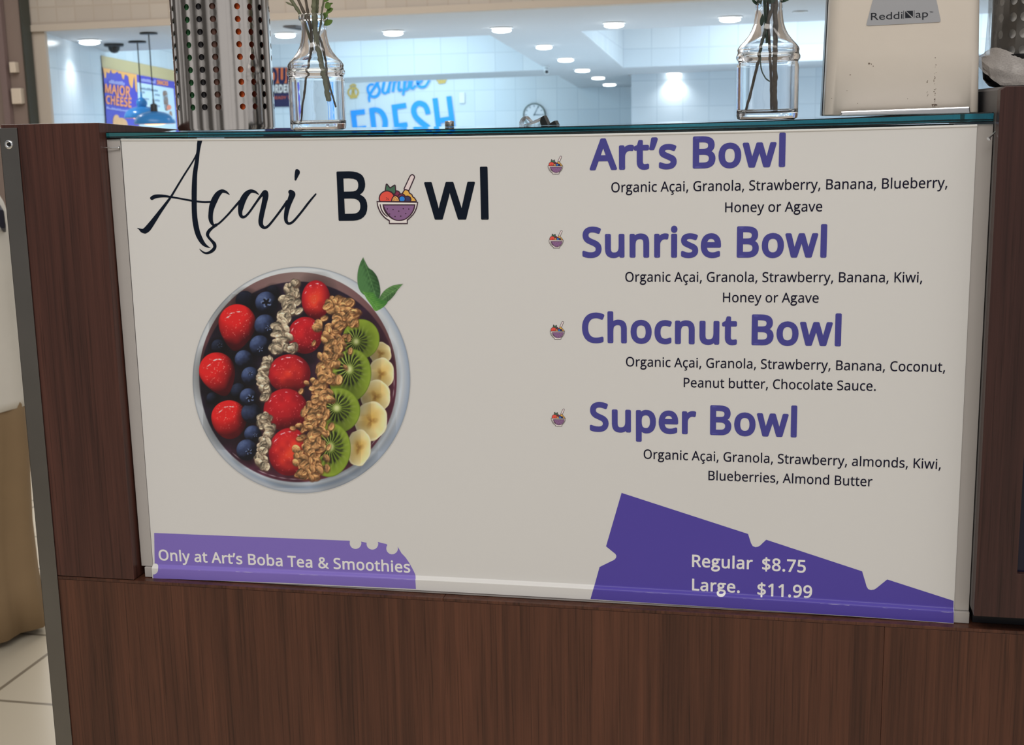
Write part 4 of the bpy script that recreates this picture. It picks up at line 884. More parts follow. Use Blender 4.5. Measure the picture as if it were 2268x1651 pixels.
# ================================================================ GLASS SHELF
def gz(x): t = min(1, max(0, x / SW)); return 0.4822 + 0.0035 * t - 0.0042 * 4 * t * (1 - t)
def gb(x): t = min(1, max(0, x / SW)); return 0.4757 + 0.0016 * t - 0.0026 * 4 * t * (1 - t)
GLASS_TOP = bpy.data.materials.new('green_tinted_glass'); GLASS_TOP.use_nodes = True
_n = GLASS_TOP.node_tree.nodes; _l = GLASS_TOP.node_tree.links
_b = _n['Principled BSDF']; _b.inputs['Transmission Weight'].default_value = 1; _b.inputs['Roughness'].default_value = 0.015
_b.inputs['IOR'].default_value = 1.5; _b.inputs['Base Color'].default_value = (0.80, 0.95, 0.95, 1)
_v = _n.new('ShaderNodeVolumeAbsorption'); _v.inputs['Color'].default_value = (0.12, 0.62, 0.64, 1); _v.inputs['Density'].default_value = 13.0
_l.new(_v.outputs[0], _n['Material Output'].inputs['Volume'])
GX0, GX1, GY0, GY1 = -0.0145, 0.8532, -0.0042, 0.300
rings = []
for i in range(49):
    x = GX0 + (GX1 - GX0) * i / 48; t, b_ = gz(x), gb(x); e = 0.0009
    rings.append([(x, GY0 + e, b_), (x, GY1 - e, b_), (x, GY1, b_ + e), (x, GY1, t - e), (x, GY1 - e, t), (x, GY0 + e, t), (x, GY0, t - e), (x, GY0, b_ + e)])
MB().loft(rings).build('glass_shelf', GLASS_TOP, label='long green-edged glass shelf lying along the top of the menu board', cat='glass shelf')
# rails under the back of the glass
a = MB(); a.box(-0.0160, 0.8535, 0.292, 0.306, 0.0005, 0.4725)
a.build('inner_panel', mat('inner_panel_grey', lin((96, 96, 98)), 0.6), counter)

# nails holding the sign at its two ends
def nail(label, p0, p1, r=0.00075):
    m = MB(); p0, p1 = Vector(p0), Vector(p1); d = (p1 - p0).normalized()
    m.tube([p0, p1], [r * 0.8, r], n=8); m.tube([p1, p1 + d * 0.0008], r * 2.4, n=12)
    m.build('nail', CHROME, smooth=True, label=label, cat='nail', group='nails at the ends of the sign')
nail('thin steel nail crossing the left channel, driven into the end post', (-0.0190, -0.0062, 0.4668), (-0.0022, -0.0030, 0.4660))
nail('thin bent-over steel nail beside the cabinet at the right channel', tuple(at_y(2209.5, 287, -0.006)), tuple(at_y(2190.5, 307, -0.012)))

# ================================================================ PERFORATED STEEL CYLINDERS
def perforated(mb, cx, cy, R_, z0, ngroup, cols, dth, a0, zrow, dz, nrow, hr, ztop, th=0.0008):
    tau = math.pi * 2; gstep = tau / ngroup
    zb, zt = zrow - dz / 2, zrow - dz / 2 + nrow * dz
    n8 = 24
    for r in (R_, R_ - th):
        def P(a, z): return (cx + r * math.sin(a), cy - r * math.cos(a), z)
        fl = (lambda q: q) if r == R_ else (lambda q: tuple(reversed(q)))
        for g in range(ngroup):
            st = math.radians(a0) + g * gstep - dth / 2; plain0 = st + cols * dth; plain1 = st + gstep
            aa = [st + dth * k for k in range(cols + 1)]; bb = [plain0 + (plain1 - plain0) * k / 3 for k in range(4)]
            for c in range(cols):
                us = sorted(set([round(dth / 2 * math.cos(tau * k / n8) / max(abs(math.cos(tau * k / n8)), abs(math.sin(tau * k / n8))), 9) for k in range(n8)]))
                ca = aa[c] + dth / 2
                for u0, u1 in zip(us[:-1], us[1:]):
                    mb.add([P(ca + u0, z0), P(ca + u1, z0), P(ca + u1, zb), P(ca + u0, zb)], [fl((0, 1, 2, 3))]); mb.add([P(ca + u0, zt), P(ca + u1, zt), P(ca + u1, ztop), P(ca + u0, ztop)], [fl((0, 1, 2, 3))])
                for q in range(nrow):
                    cz = zb + dz * (q + 0.5); O = []; I = []; M = []
                    for k in range(n8):
                        t = tau * k / n8; cc, ss = math.cos(t), math.sin(t); m_ = max(abs(cc), abs(ss))
                        o_ = (dth / 2 * cc / m_, dz / 2 * ss / m_); i_ = (hr / R_ * cc, hr * ss)
                        O.append(P(ca + o_[0], cz + o_[1])); I.append(P(ca + i_[0], cz + i_[1])); M.append(P(ca + (o_[0] + i_[0]) / 2, cz + (o_[1] + i_[1]) / 2))
                    mb.add(O + M + I, [fl((k, (k + 1) % n8, n8 + (k + 1) % n8, n8 + k)) for k in range(n8)] + [fl((n8 + k, n8 + (k + 1) % n8, 2 * n8 + (k + 1) % n8, 2 * n8 + k)) for k in range(n8)])
                    if r == R_:
                        J = [(cx + (R_ - th) * math.sin(ca + hr / R_ * math.cos(tau * k / n8)), cy - (R_ - th) * math.cos(ca + hr / R_ * math.cos(tau * k / n8)), cz + hr * math.sin(tau * k / n8)) for k in range(n8)]
                        mb.add(I + J, [(k, (k + 1) % n8, n8 + (k + 1) % n8, n8 + k) for k in range(n8)])
            for k in range(3):
                zs_ = [z0, zb] + [zb + dz * (q + 0.5 + 0.5 * math.sin(tau * j / n8) / max(abs(math.cos(tau * j / n8)), abs(math.sin(tau * j / n8)))) for q in range(nrow) for j in range(-n8 // 8, n8 // 8 + 1)] + [ztop]
                zs_ = sorted(set(round(z, 8) for z in zs_))
                for za, zc_ in zip(zs_[:-1], zs_[1:]):
                    mb.add([P(bb[k], za), P(bb[k + 1], za), P(bb[k + 1], zc_), P(bb[k], zc_)], [fl((0, 1, 2, 3))])
def solid(o, th):
    m = o.modifiers.new('thickness', 'SOLIDIFY'); m.thickness = th; m.offset = -1
CX, CYY, CR = 0.0918, 0.0575, 0.0508
cz0 = gz(CX) + 0.0009
uh = thing('utensil_cylinder', 'tall polished steel cylinder with round holes at the left end of the glass shelf', 'utensil holder', (CX, CYY, cz0), 'perforated steel cylinders')
m = MB(); perforated(m, CX, CYY, CR, cz0 + 0.002, 6, 3, math.radians(16), -16.7, cz0 + 0.0235, 0.0124, 12, 0.0031, cz0 + 0.178)
o = m.build('perforated_wall', POLISH, uh, smooth=True, merge=4e-6, autosm=0.8)
MB().lathe([(CR - 0.0012, cz0), (CR - 0.0008, cz0 + 0.0004), (CR - 0.0008, cz0 + 0.0022), (CR - 0.002, cz0 + 0.0026)], CX, CYY, 64).build('base_disc', POLISH, uh, smooth=True)
tor = MB(); tor.loft([[(CX + (CR + 0.0012 * math.cos(a)) * math.cos(t), CYY + (CR + 0.0012 * math.cos(a)) * math.sin(t), cz0 + 0.1786 + 0.0012 * math.sin(a)) for a in [k * math.pi / 4 for k in range(8)]] for t in [2 * math.pi * k / 64 for k in range(65)]], caps=False)
tor.build('rolled_rim', POLISH, uh, smooth=True, merge=1e-6)
STC = {'green': (44, 122, 66), 'orange': (226, 98, 40), 'yellow': (206, 160, 62), 'rust': (150, 70, 50), 'black': (26, 24, 30), 'olive': (120, 104, 62), 'pink': (178, 120, 116), 'brown': (88, 58, 48)}
spots = [('green', 'leftmost bright green', -48.6, .0440), ('black', 'black front left', -28.6, .0440), ('brown', 'dull brown front', -9.9, .0440), ('orange', 'bright orange', 25.9, .0440), ('rust', 'rust red right-hand', 46.3, .0440), ('black', 'black rightmost', 70.6, .0440),
         ('olive', 'olive inner', -18.0, .0300), ('yellow', 'mustard yellow', 36.0, .0290), ('pink', 'dull pink', 8.0, .0400), ('green', 'second bright green', -60.0, .0310), ('black', 'black inner', 80.0, .0280)]
for c_, nm, phi, rad in spots:
    mm = mat('straw_' + c_, lin(STC[c_]), 0.35, var=0.08); lean = 0.0
    dx, dy = rad * math.sin(math.radians(phi + 23.8)), -rad * math.cos(math.radians(phi + 23.8))
    r = 0.0049; z0 = cz0 + 0.0034; x, y = CX + dx, CYY + dy; k = 0.75
    path = [(x, y, z0), (CX + dx * (1 - lean), CYY + dy * (1 - lean), z0 + 0.10), (CX + dx * (1 - 2 * lean), CYY + dy * (1 - 2 * lean), z0 + 0.205)]
    md = MB(); md.tube(path, r, n=14, caps=False); md.tube(path, r * 0.86, n=14, caps=False)
    md.build('drinking_straw', mm, smooth=True, label='%s drinking straw seen through the holes of the utensil cylinder' % nm, cat='straw', group='straws in the steel cylinder', origin=path[0])

# ================================================================ BUD VASES WITH SPRIGS
CLEAR = bpy.data.materials.new('clear_glass'); CLEAR.use_nodes = True
_b = CLEAR.node_tree.nodes['Principled BSDF']; _b.inputs['Transmission Weight'].default_value = 1; _b.inputs['Roughness'].default_value = 0.0; _b.inputs['IOR'].default_value = 1.45
_b.inputs['Base Color'].default_value = (0.99, 0.99, 1.0, 1)
_nz = CLEAR.node_tree.nodes.new('ShaderNodeTexNoise'); _nz.inputs['Scale'].default_value = 70; _nz.inputs['Detail'].default_value = 1
_bp = CLEAR.node_tree.nodes.new('ShaderNodeBump'); _bp.inputs['Strength'].default_value = 0.3; _bp.inputs['Distance'].default_value = 0.0004
_tc = CLEAR.node_tree.nodes.new('ShaderNodeTexCoord'); CLEAR.node_tree.links.new(_tc.outputs['Object'], _nz.inputs['Vector'])
CLEAR.node_tree.links.new(_nz.outputs['Fac'], _bp.inputs['Height']); CLEAR.node_tree.links.new(_bp.outputs['Normal'], _b.inputs['Normal'])
VP = [(.0255, 0, 4), (.0283, .0012, 4), (.0290, .0045, 4), (.0290, .0060, 4), (.0290, .0485, 4), (.0289, .0500, 4), (.0280, .0530, 3.5), (.0284, .0548, 3.2), (.0299, .0566, 3), (.0301, .0590, 3), (.0290, .0608, 2.7), (.0287, .0628, 2.5), (.0291, .0650, 2.4), (.0284, .0670, 2.3), (.0262, .0700, 2.1),
      (.0225, .0738), (.0184, .0790), (.0158, .0840), (.0142, .0890), (.0132, .0950), (.0128, .1010), (.0127, .1098), (.0146, .1108), (.0153, .1122), (.0154, .1146), (.0148, .1164), (.0130, .1172),
      (.0113, .1168), (.0106, .1150), (.0105, .1010), (.0110, .0950), (.0120, .0890), (.0136, .0840), (.0162, .0790), (.0203, .0738), (.0238, .0700, 2.1), (.0258, .0670, 2.3), (.0264, .0640, 2.5), (.0262, .0590, 3), (.0256, .0540, 3.4), (.0262, .0500, 4), (.0262, .0490, 4), (.0262, .0102, 4), (.0262, .0090, 4), (.0258, .0072, 4), (.0245, .0064, 4), (.0235, .0062, 4)]
def vase(px, py, y, label, k=1.0, rot=0.0):
    c = at_y(px, py, y); x = c.x; z = max(gz(x - 0.02), gz(x + 0.02)) + 0.0002
    m = MB(); m.lathe([(q[0] * k, q[1] * k + z) + tuple(q[2:]) for q in VP], x, y, 72, rot=rot)
    m.build('bud_vase', CLEAR, smooth=True, autosm=0.9, origin=(x, y, z), label=label, cat='vase', group='glass bud vases on the shelf')
    return x, y, z
V1 = vase(705.5, 283, 0.040, 'clear glass bud vase of grey-green stems next to the perforated steel cylinder', .985, math.radians(20))
V2 = vase(1699, 262, 0.040, 'clear glass bud vase of dark stems beside the cream napkin dispenser')
STEM = mat('stem_grey_green', lin((112, 116, 92)), 0.7, var=0.3, scale=300, bump=0.4)
STEMB = mat('stem_brown', lin((92, 84, 74)), 0.7, var=0.3, scale=300, bump=0.4)
LEAFD = mat('leaf_dark_green', lin((48, 74, 60)), 0.45, var=0.2, scale=90)
LEAFL = mat('leaf_olive_green', lin((98, 128, 62)), 0.45, var=0.2, scale=90)
def leaf_mesh(mb, p, d, L, wdt, nrm, cup=0.2):
    d = Vector(d).normalized(); nrm = Vector(nrm); s_ = d.cross(nrm).normalized(); nrm = s_.cross(d).normalized(); p = Vector(p)
    prof = [(0, .06), (.15, .42), (.35, .85), (.6, 1.0), (.8, .82), (.93, .45), (1.0, .05)]; rows = []
    for t, k in prof:
        c = p + d * L * t + nrm * (-0.10 * L * t * t)
        rows.append([c - s_ * wdt / 2 * k + nrm * cup * wdt * k * .5, c, c + s_ * wdt / 2 * k + nrm * cup * wdt * k * .5])
    for off in (0.0, -0.0004):
        mb.add([q + nrm * off for r in rows for q in r], [(i * 3 + j, i * 3 + j + 1, i * 3 + j + 4, i * 3 + j + 3) for i in range(len(rows) - 1) for j in (0, 1)])
def sprig(label, grp, V, pts, r0, r1, mstem, leaves=(), mleaf=None, ext=0.06, seed=0):
    rs = random.Random(seed)
    path = [at_y(a, b, V[1] + dy) for a, b, dy in pts]
    d = (path[-1] - path[-2]).normalized(); path.append(path[-1] + d * ext * 0.5 + Vector((0, 0, 0.004))); path.append(path[-1] + (d + Vector((0, 0, .3))).normalized() * ext * 0.5)
    sm_ = [Vector(q[:3]) for q in catmull([tuple(q) for q in path], 5)]
    sm_ = [q + Vector((rs.uniform(-1, 1), rs.uniform(-1, 1), 0)) * r0 * 0.16 for q in sm_]
    n = len(sm_); rad = [r0 + (r1 - r0) * i / (n - 1) for i in range(n)]
    rad = [q * (1 + (0.22 if (i % 7 == 3) else 0.0)) for i, q in enumerate(rad)]
    t = thing('plant_sprig', label, 'sprig', tuple(path[0]), grp)
    MB().tube(sm_, rad, n=9).build('stem', mstem, t, smooth=True)
    if mleaf:
        mb = MB()
        for a, b, dy, dxp, dyp, L, wd in leaves:
            p = at_y(a, b, V[1] + dy); q = at_y(a + dxp, b + dyp, V[1] + dy - 0.002)
            leaf_mesh(mb, p, q - p, L, wd, (rs.uniform(-.3, .3), -1, rs.uniform(-.1, .5)))
        for i in range(10):
            p = sm_[-1 - int(i * 0.9)]; a = rs.uniform(0, 6.28)
            leaf_mesh(mb, p, (math.cos(a), math.sin(a) * .6, .6), 0.012, 0.007, (0, -1, .5))
        mb.build('foliage', mleaf, t, smooth=True)
    return t
G1, G2 = 'sprigs in the left vase', 'sprigs in the right vase'
sprig('thickest grey-green stem in the left vase, slanting to the lower right', G1, V1, [(728.5, 223, -.004), (724, 199, -.004), (719, 171, -.004), (713, 146, -.004), (706, 116, -.004), (700, 88, -.004), (697, 56, -.003), (695, 30, -.003), (695, 0, -.003)], .0028, .0021, STEM, ext=.05, seed=1)
sprig('knotted thin stem in the left vase reaching its lower left corner', G1, V1, [(664.5, 274, 0), (668.6, 234, 0), (674, 206, 0), (678, 171, 0), (684, 143, 0), (689, 109, 0), (690, 80, 0), (684.6, 53, 0), (661, 0, 0)], .0011, .0015, STEMB, ext=.05, seed=2)
sprig('thin stem in the left vase curving to its right wall', G1, V1, [(745.5, 238, .002), (739.7, 220, .002), (731, 192, .002), (724, 164, .002), (722, 143, .002), (714, 102, .002), (703, 75, .001), (688, 53, .001), (677, 0, .001)], .0010, .0014, STEMB, ext=.05, seed=3)
sprig('short stem in the left vase fanning out furthest left above the lip', G1, V1, [(693, 112, .003), (688, 90, .003), (675, 56, .003), (664, 30, .003), (645, 0, .003)], .0012, .0021, STEM, [(652, 14, .003, -16, -8, .010, .002)], STEM, ext=.05, seed=4)
sprig('straight upright stem in the left vase between the fanned ones', G1, V1, [(700, 112, .005), (701, 80, .005), (701, 53, .005), (702, 25, .005), (703, 0, .005)], .0013, .0016, STEM, ext=.05, seed=5)
sprig('leafy sprig in the left vase, green leaves on its right side', G1, V1, [(703, 104, .0005), (705, 80, .0005), (710, 53, .0005), (713, 25, .0005), (717, 0, .0005)], .0010, .0010, STEM,
      [(715, 56, -.001, 22, -11, .0115, .0055), (721, 30, -.001, 20, -16, .0095, .0055), (714, 40, -.002, 10, -10, .0075, .006), (719, 16, -.002, 12, -6, .0075, .0075), (718, 4, -.002, 10, -12, .009, .007), (713, 46, .001, 16, -2, .008, .003), (722, 12, .001, 16, -6, .008, .002)], LEAFL, ext=.06, seed=6)
sprig('thickest brown stem in the right vase, standing upright', G2, V2, [(1717, 249, -.002), (1716.5, 210, -.002), (1716, 173, -.002), (1716.5, 130, -.002), (1717, 99, -.002), (1717, 50, -.002), (1717, 15, -.002), (1718, 0, -.002)], .0024, .0021, STEMB, [(1728, 6, -.002, 14, -8, .012, .004)], LEAFD, ext=.05, seed=7)
sprig('brown stem in the right vase slanting to its lower left', G2, V2, [(1649, 247, -.001), (1665, 193, -.001), (1678, 143, -.001), (1685, 106, -.001), (1695, 67, -.001), (1708, 25, -.002), (1712, 0, -.002)], .0014, .0016, STEMB, ext=.05, seed=8)
sprig('slim upright stem behind the thick one in the right vase', G2, V2, [(1709, 246, .003), (1708, 200, .003), (1707, 150, .003), (1704, 100, .003), (1702, 60, .003), (1701, 15, .003), (1700, 0, .003)], .0012, .0014, STEMB, ext=.05, seed=9)
sprig('dark wiry stem looping inside the right vase below its shoulder', G2, V2, [(1705, 181, -.006), (1695, 173, -.006), (1686, 153, -.006), (1684, 125, -.005), (1690, 90, -.004), (1694, 50, -.004), (1692, 10, -.004), (1691, 0, -.004)], .0006, .0007, LEAFD, ext=.03, seed=10)
sprig('leafy dark green sprig in the right vase crowding its lip', G2, V2, [(1698, 100, -.001), (1697, 60, -.001), (1696, 20, -.001), (1694, 0, -.001)], .0012, .0011, LEAFD,
      [(1682, 12, -.002, -10, -9, .009, .004), (1686, 10, -.003, -4, -12, .010, .006), (1694, 9, -.003, 4, -12, .010, .006), (1702, 10, -.003, 8, -10, .010, .006), (1708, 8, -.002, 3, -12, .009, .006), (1690, 30, -.003, -2, 20, .012, .004)], LEAFD, ext=.05, seed=11)

# ================================================================ NAPKIN DISPENSER AND TRAY
dz0 = gz(0.78) + 0.0004
disp = thing('napkin_dispenser', 'cream plastic napkin dispenser with a silver name badge, on the right of the glass shelf', 'napkin dispenser', (0.778, 0.12, dz0))
def rrect(x0, x1, y0, y1, r, z, n=7, rb=None):
    out = []; rb = r if rb is None else rb
    for cx, cy, a0, q in ((x1 - r, y0 + r, -90, r), (x1 - rb, y1 - rb, 0, rb), (x0 + rb, y1 - rb, 90, rb), (x0 + r, y0 + r, 180, r)):
        for i in range(n + 1):
            a = math.radians(a0 + 90 * i / n); out.append((cx + q * math.cos(a), cy + q * math.sin(a), z))
    return out
def tap(z): return 0.0265 * max(0, (z - dz0))
rings = []
for z, e in [(0.0, .0012), (0.0012, 0.0), (0.06, 0), (0.12, 0), (0.2, 0), (0.30, 0), (0.303, .003)]:
    q = tap(dz0 + z); rings.append(rrect(0.7066 + q + e, 0.8499 - q * 1.35 - e, 0.060 + e, 0.112, 0.0125, dz0 + z, rb=0.001))
cover = MB().loft(rings).build('front_cover', CREAM, disp, smooth=True, autosm=0.9)
rings = []
for z, e in [(0.0, .0), (0.06, 0), (0.2, 0), (0.302, 0)]:
    q = tap(dz0 + z); rings.append(rrect(0.7057 + q + e, 0.8506 - q * 1.35 - e, 0.1125, 0.200, 0.001, dz0 + z, rb=0.01))
MB().loft(rings).build('rear_body', mat('dispenser_black', lin((30, 32, 38)), 0.3), disp, smooth=True, autosm=0.9)
yb = 0.0594
DP = lambda a, b: at_y(a, b, yb)
bp_ = [(1942, -14), (2066, -18), (2071, -13), (2074, 0), (2083.5, 44), (2082.5, 47.8), (2079, 49), (1924, 57), (1920, 56.5), (1919, 53), (1932, 4), (1936, -8)]
bm_ = MB(); bm_.prism([tuple(DP(a, b)) for a, b in bp_], (0, 0.0005, 0))
badge = bm_.build('badge', mat('badge_silver', lin((182, 184, 190)), 0.4, 0.35, var=0.03), disp, label='silver trapezoid badge')
LG = mat('badge_ink', lin((28, 32, 42)), 0.4, var=0.02); LGW = mat('badge_ink_pale', lin((190, 192, 196)), 0.4, var=0.02)
def letters3(name, mb_list, m, parent):
    mb = MB()
    for pts, f in mb_list: mb.add(pts, f)
    return mb.build(name, m, parent)
def word_on(s, L, Rr, cap, y, font, bold, hscale=1.0):
    v, f, x0, x1 = text_mesh(s, font, bold)
    k = cap / CAP[font]
    out = []
    for a, b in v:
        t = (a - x0) / (x1 - x0)
        out.append(tuple(at_y(L[0] + (Rr[0] - L[0]) * t, L[1] + (Rr[1] - L[1]) * t - b * k, y)))
    return out, f
yl = yb - 0.00015
L_ = [word_on('Reddi', (1929, 44.8), (1999, 41.2), 16.0, yl, 'B', 0.0), word_on('ap', (2028, 39.4), (2055.5, 37.6), 16.0, yl, 'B', 0.0), word_on('TM', (2059, 28.4), (2066.8, 28.2), 3.0, yl, 'B', 0.01)]
for P in ([(2004.8, 24.6), (2022.0, 23.8), (2022.0, 39.2), (2004.8, 40.2)], [(2001.0, 23.8), (2002.2, 23.7), (2002.2, 41.5), (2001.0, 41.6)], [(2024.2, 22.6), (2025.4, 22.5), (2025.4, 39.8), (2024.2, 39.9)]):
    L_.append(([tuple(at_y(a, b, yl)) for a, b in P], [(0, 1, 2, 3)]))
letters3('badge_lettering', L_, LG, badge)
letters3('badge_slash', [([tuple(at_y(a, b, yl - .0001)) for a, b in [(2004.8, 24.4), (2006.6, 24.4), (2022.0, 38.4), (2022.0, 39.6), (2020.2, 39.7)]], [(0, 1, 2, 3, 4)])], LGW, badge)
rs = random.Random(3); sp = MB()
for a, b, r in [(1925, 141, 2.2), (1930, 142, 1.2), (1934, 146.5, 1.2), (1883, 166, 1.2), (1842, 218, .9), (1876, 201, .8), (2010, 219, .9), (1899, 229, .8), (2053.5, 182, 1.6), (2054.5, 179, .9), (2071.5, 128, 1.1)] + [(2071 + rs.gauss(0, 1.2), 135 + rs.random() * 100, rs.uniform(.5, 1.3)) for _ in range(26)] + [(2070 + rs.gauss(0, 4), 233 + rs.gauss(0, 2), rs.uniform(.6, 1.5)) for _ in range(16)] + [(2054 + rs.gauss(0, 1.5), 198 + rs.random() * 20, rs.uniform(.4, .9)) for _ in range(7)]:
    n = 8; ph = rs.random() * 6
    sp.add([tuple(at_y(a + r * (1 + .3 * math.sin(3 * k + ph)) * math.cos(6.283 * k / n), b + r * (1 + .3 * math.cos(2 * k + ph)) * math.sin(6.283 * k / n), 0.05985)) for k in range(n)], [tuple(range(n))])
sp.build('grime_spots', mat('grime', lin((120, 104, 92)), 0.8, var=0.2), disp, kind='stuff')
tr = MB(); z_ = gz(0.78) + 0.0003
tr.add([(0.7205, 0.019, z_), (0.8365, 0.019, z_), (0.8365, 0.0575, z_), (0.7205, 0.0575, z_), (0.7215, 0.0195, z_ + .0044), (0.8355, 0.0195, z_ + .0064), (0.8355, 0.057, z_ + .0070), (0.7215, 0.057, z_ + .0050)],
       [(0, 3, 2, 1), (4, 5, 6, 7), (0, 1, 5, 4), (1, 2, 6, 5), (2, 3, 7, 6), (3, 0, 4, 7)])
t_ = tr.build('napkin_tray', CHROME, bevel=0.001, label='flat chrome tray lying in front of the cream napkin dispenser', cat='tray')

# ================================================================ BAGGED CYLINDER ON THE CABINET
bz = 0.508
BX, BY, BR = 0.9155, 0.105, 0.0555
black_tray = MB().lathe([(0.044, bz + .0003), (0.052, bz + .002), (0.0585, bz + .009), (0.0605, bz + .030), (0.0590, bz + .0305), (0.057, bz + .010), (0.050, bz + .0042)], BX, BY, 56).build('black_dish', mat('gloss_black', lin((16, 16, 22)), 0.08, var=0.02), smooth=True, label='glossy black round dish under the bagged steel cylinder on the cabinet', cat='dish')
pc = thing('utensil_cylinder', 'large-holed steel cylinder wrapped in a clear bag, on top of the wooden cabinet', 'utensil holder', (BX, BY, bz + .0048), 'perforated steel cylinders')
m = MB(); perforated(m, BX, BY, BR - .003, bz + .005, 12, 2, math.radians(12.6), -78, bz + .034, 0.0152, 9, 0.0042, bz + .178)
o = m.build('perforated_wall', mat('dull_steel', lin((92, 86, 80)), 0.3, 1.0, var=.1, scale=20), pc, smooth=True, merge=4e-6, autosm=0.8)
BAG = bpy.data.materials.new('clear_film'); BAG.use_nodes = True
_n = BAG.node_tree.nodes; _l = BAG.node_tree.links; _b = _n['Principled BSDF']; _b.inputs['Roughness'].default_value = 0.22; _b.inputs['Base Color'].default_value = (.82, .80, .78, 1)
_t = _n.new('ShaderNodeBsdfTransparent'); _mx = _n.new('ShaderNodeMixShader'); _lw = _n.new('ShaderNodeLayerWeight'); _lw.inputs['Blend'].default_value = 0.35
_ma = _n.new('ShaderNodeMath'); _ma.operation = 'MULTIPLY_ADD'; _ma.inputs[1].default_value = 0.45; _ma.inputs[2].default_value = 0.03
_l.new(_lw.outputs['Facing'], _ma.inputs[0]); _l.new(_ma.outputs[0], _mx.inputs[0]); _l.new(_t.outputs[0], _mx.inputs[1]); _l.new(_b.outputs[0], _mx.inputs[2]); _l.new(_mx.outputs[0], _n['Material Output'].inputs['Surface'])
rs = random.Random(5); rings = []; nn_ = 60
def bagr(a, t):
    return BR + 0.0008 + 0.0035 * math.sin(5 * a + 6 * t) * (0.35 + t) * .5 + 0.0022 * math.sin(11 * a - 9 * t + 1) + (0.004 * max(0, t - .55))
for j in range(18):
    t = j / 17; z = bz + 0.0055 + 0.165 * t
    ring = []
    for i in range(nn_):
        a = 2 * math.pi * i / nn_; rr = bagr(a, t) + rs.uniform(-.0006, .0006)
        if j <= 2: rr = min(rr, BR + 0.0008) - 0.0025 * (2 - j)
        ring.append((BX + rr * math.cos(a), BY + rr * math.sin(a), z))
    rings.append(ring)
MB().loft(rings, caps=False).build('wrapping_bag', BAG, pc, smooth=True, autosm=0.35, label='crumpled clear plastic bag')
MB().lathe([(BR - .0085, bz + .0085), (BR - .008, bz + .012), (BR - .008, bz + .165)], BX, BY, 48, caps=False).build('hole_backing', mat('hole_backing_white', lin((244, 242, 240)), .8), pc, smooth=True)  # white cylinder added inside so the holes look lit through
# gathered folds of the bag draped over the dish at the front
FILM2 = bpy.data.materials.new('gathered_film'); FILM2.use_nodes = True
_n = FILM2.node_tree.nodes; _l = FILM2.node_tree.links; _b = _n['Principled BSDF']; _b.inputs['Roughness'].default_value = 0.3; _b.inputs['Base Color'].default_value = (.62, .58, .56, 1)
_t = _n.new('ShaderNodeBsdfTransparent'); _mx = _n.new('ShaderNodeMixShader'); _nz = _n.new('ShaderNodeTexNoise'); _nz.inputs['Scale'].default_value = 60
_ma = _n.new('ShaderNodeMath'); _ma.operation = 'MULTIPLY_ADD'; _ma.inputs[1].default_value = 0.5; _ma.inputs[2].default_value = 0.36
_l.new(_nz.outputs['Fac'], _ma.inputs[0]); _l.new(_ma.outputs[0], _mx.inputs[0]); _l.new(_t.outputs[0], _mx.inputs[1]); _l.new(_b.outputs[0], _mx.inputs[2]); _l.new(_mx.outputs[0], _n['Material Output'].inputs['Surface'])
rs = random.Random(11); rows = []; na = 46
for j in range(12):
    t = j / 11; row = []
    for i in range(na):
        u = i / (na - 1); a = math.radians(-172 + 150 * u)          # from the left side round the front
        rise = 0.027 + 0.009 * math.sin(9 * u + .6) + .012 * u      # upper hem height above the cabinet top
        low_ = 0.0015 + 0.026 * max(0, 1 - u * 4.0)
        z = bz + rise + (low_ - rise) * t
        rr = BR + .004 + (.0135 - .004) * min(1, t * 1.6) + .0022 * math.sin(23 * u + 5 * t) * (1 - abs(2 * t - 1)) + rs.uniform(-.0008, .0008)
        row.append((BX + rr * math.cos(a), BY + rr * math.sin(a), z))
    rows.append(row)
mbf = MB(); mbf.add([q for r in rows for q in r], [(j * na + i, j * na + i + 1, (j + 1) * na + i + 1, (j + 1) * na + i) for j in range(11) for i in range(na - 1)])
mbf.build('bag_fold', FILM2, pc, smooth=True, autosm=.45)

# ================================================================ SMALL THINGS ON THE GLASS
sy = 0.20; c = at_y(995.5, 275, sy); top = at_y(995.5, 267.5, sy).z; zz = gz(c.x) + .0002; r = 0.0053
MB().lathe([(r * .96, zz), (r, zz + .0006), (r, top - .0012), (r * .93, top - .0003), (r * .6, top)], c.x, sy, 28).build('metal_cap', POLISH, smooth=True, origin=(c.x, sy, zz), label='small round steel cap standing on the glass in front of the blue wall letters', cat='cap')
ty = 0.150; TP = lambda a, b: at_y(a, b, ty)
tz = gz(0.43) + .0002
tape = thing('tape_dispenser', 'clear plastic tape dispenser with black cutter lying on the glass below the clock', 'tape dispenser', (TP(1180, 279).x, ty, tz))
FILM = mat('clear_plastic', (0.93, 0.93, 0.95), 0.05, trans=0.9, var=0.0)
mb = MB()
for st in ([(1151.5, 279, 1.6), (1152, 271, 1.8), (1156, 263.5, 1.6), (1162, 258.8, 1.2), (1168, 264, .7), (1174, 270, .8)], [(1160, 277.5, 1.2), (1172, 273.5, 1.8), (1186, 268, 2.2), (1199, 261.5, 2.0)], [(1152, 280, 1.0), (1176, 279.3, 1.0), (1199, 278.5, 1.0)]):
    S = catmull(st, 5); n = len(S)
    for i in range(n - 1):
        d = S[i + 1][:2] - S[i][:2]; d /= np.linalg.norm(d); nn2 = np.array([-d[1], d[0]])
        Q = [S[i][:2] + nn2 * S[i][2], S[i + 1][:2] + nn2 * S[i + 1][2], S[i + 1][:2] - nn2 * S[i + 1][2], S[i][:2] - nn2 * S[i][2]]
        Q3 = [TP(*q) for q in Q]; Q3 = [(q.x, q.y, max(q.z, tz)) for q in Q3]
        mb.prism(Q3, (0, .018, 0))
mb.build('clear_body', FILM, tape)
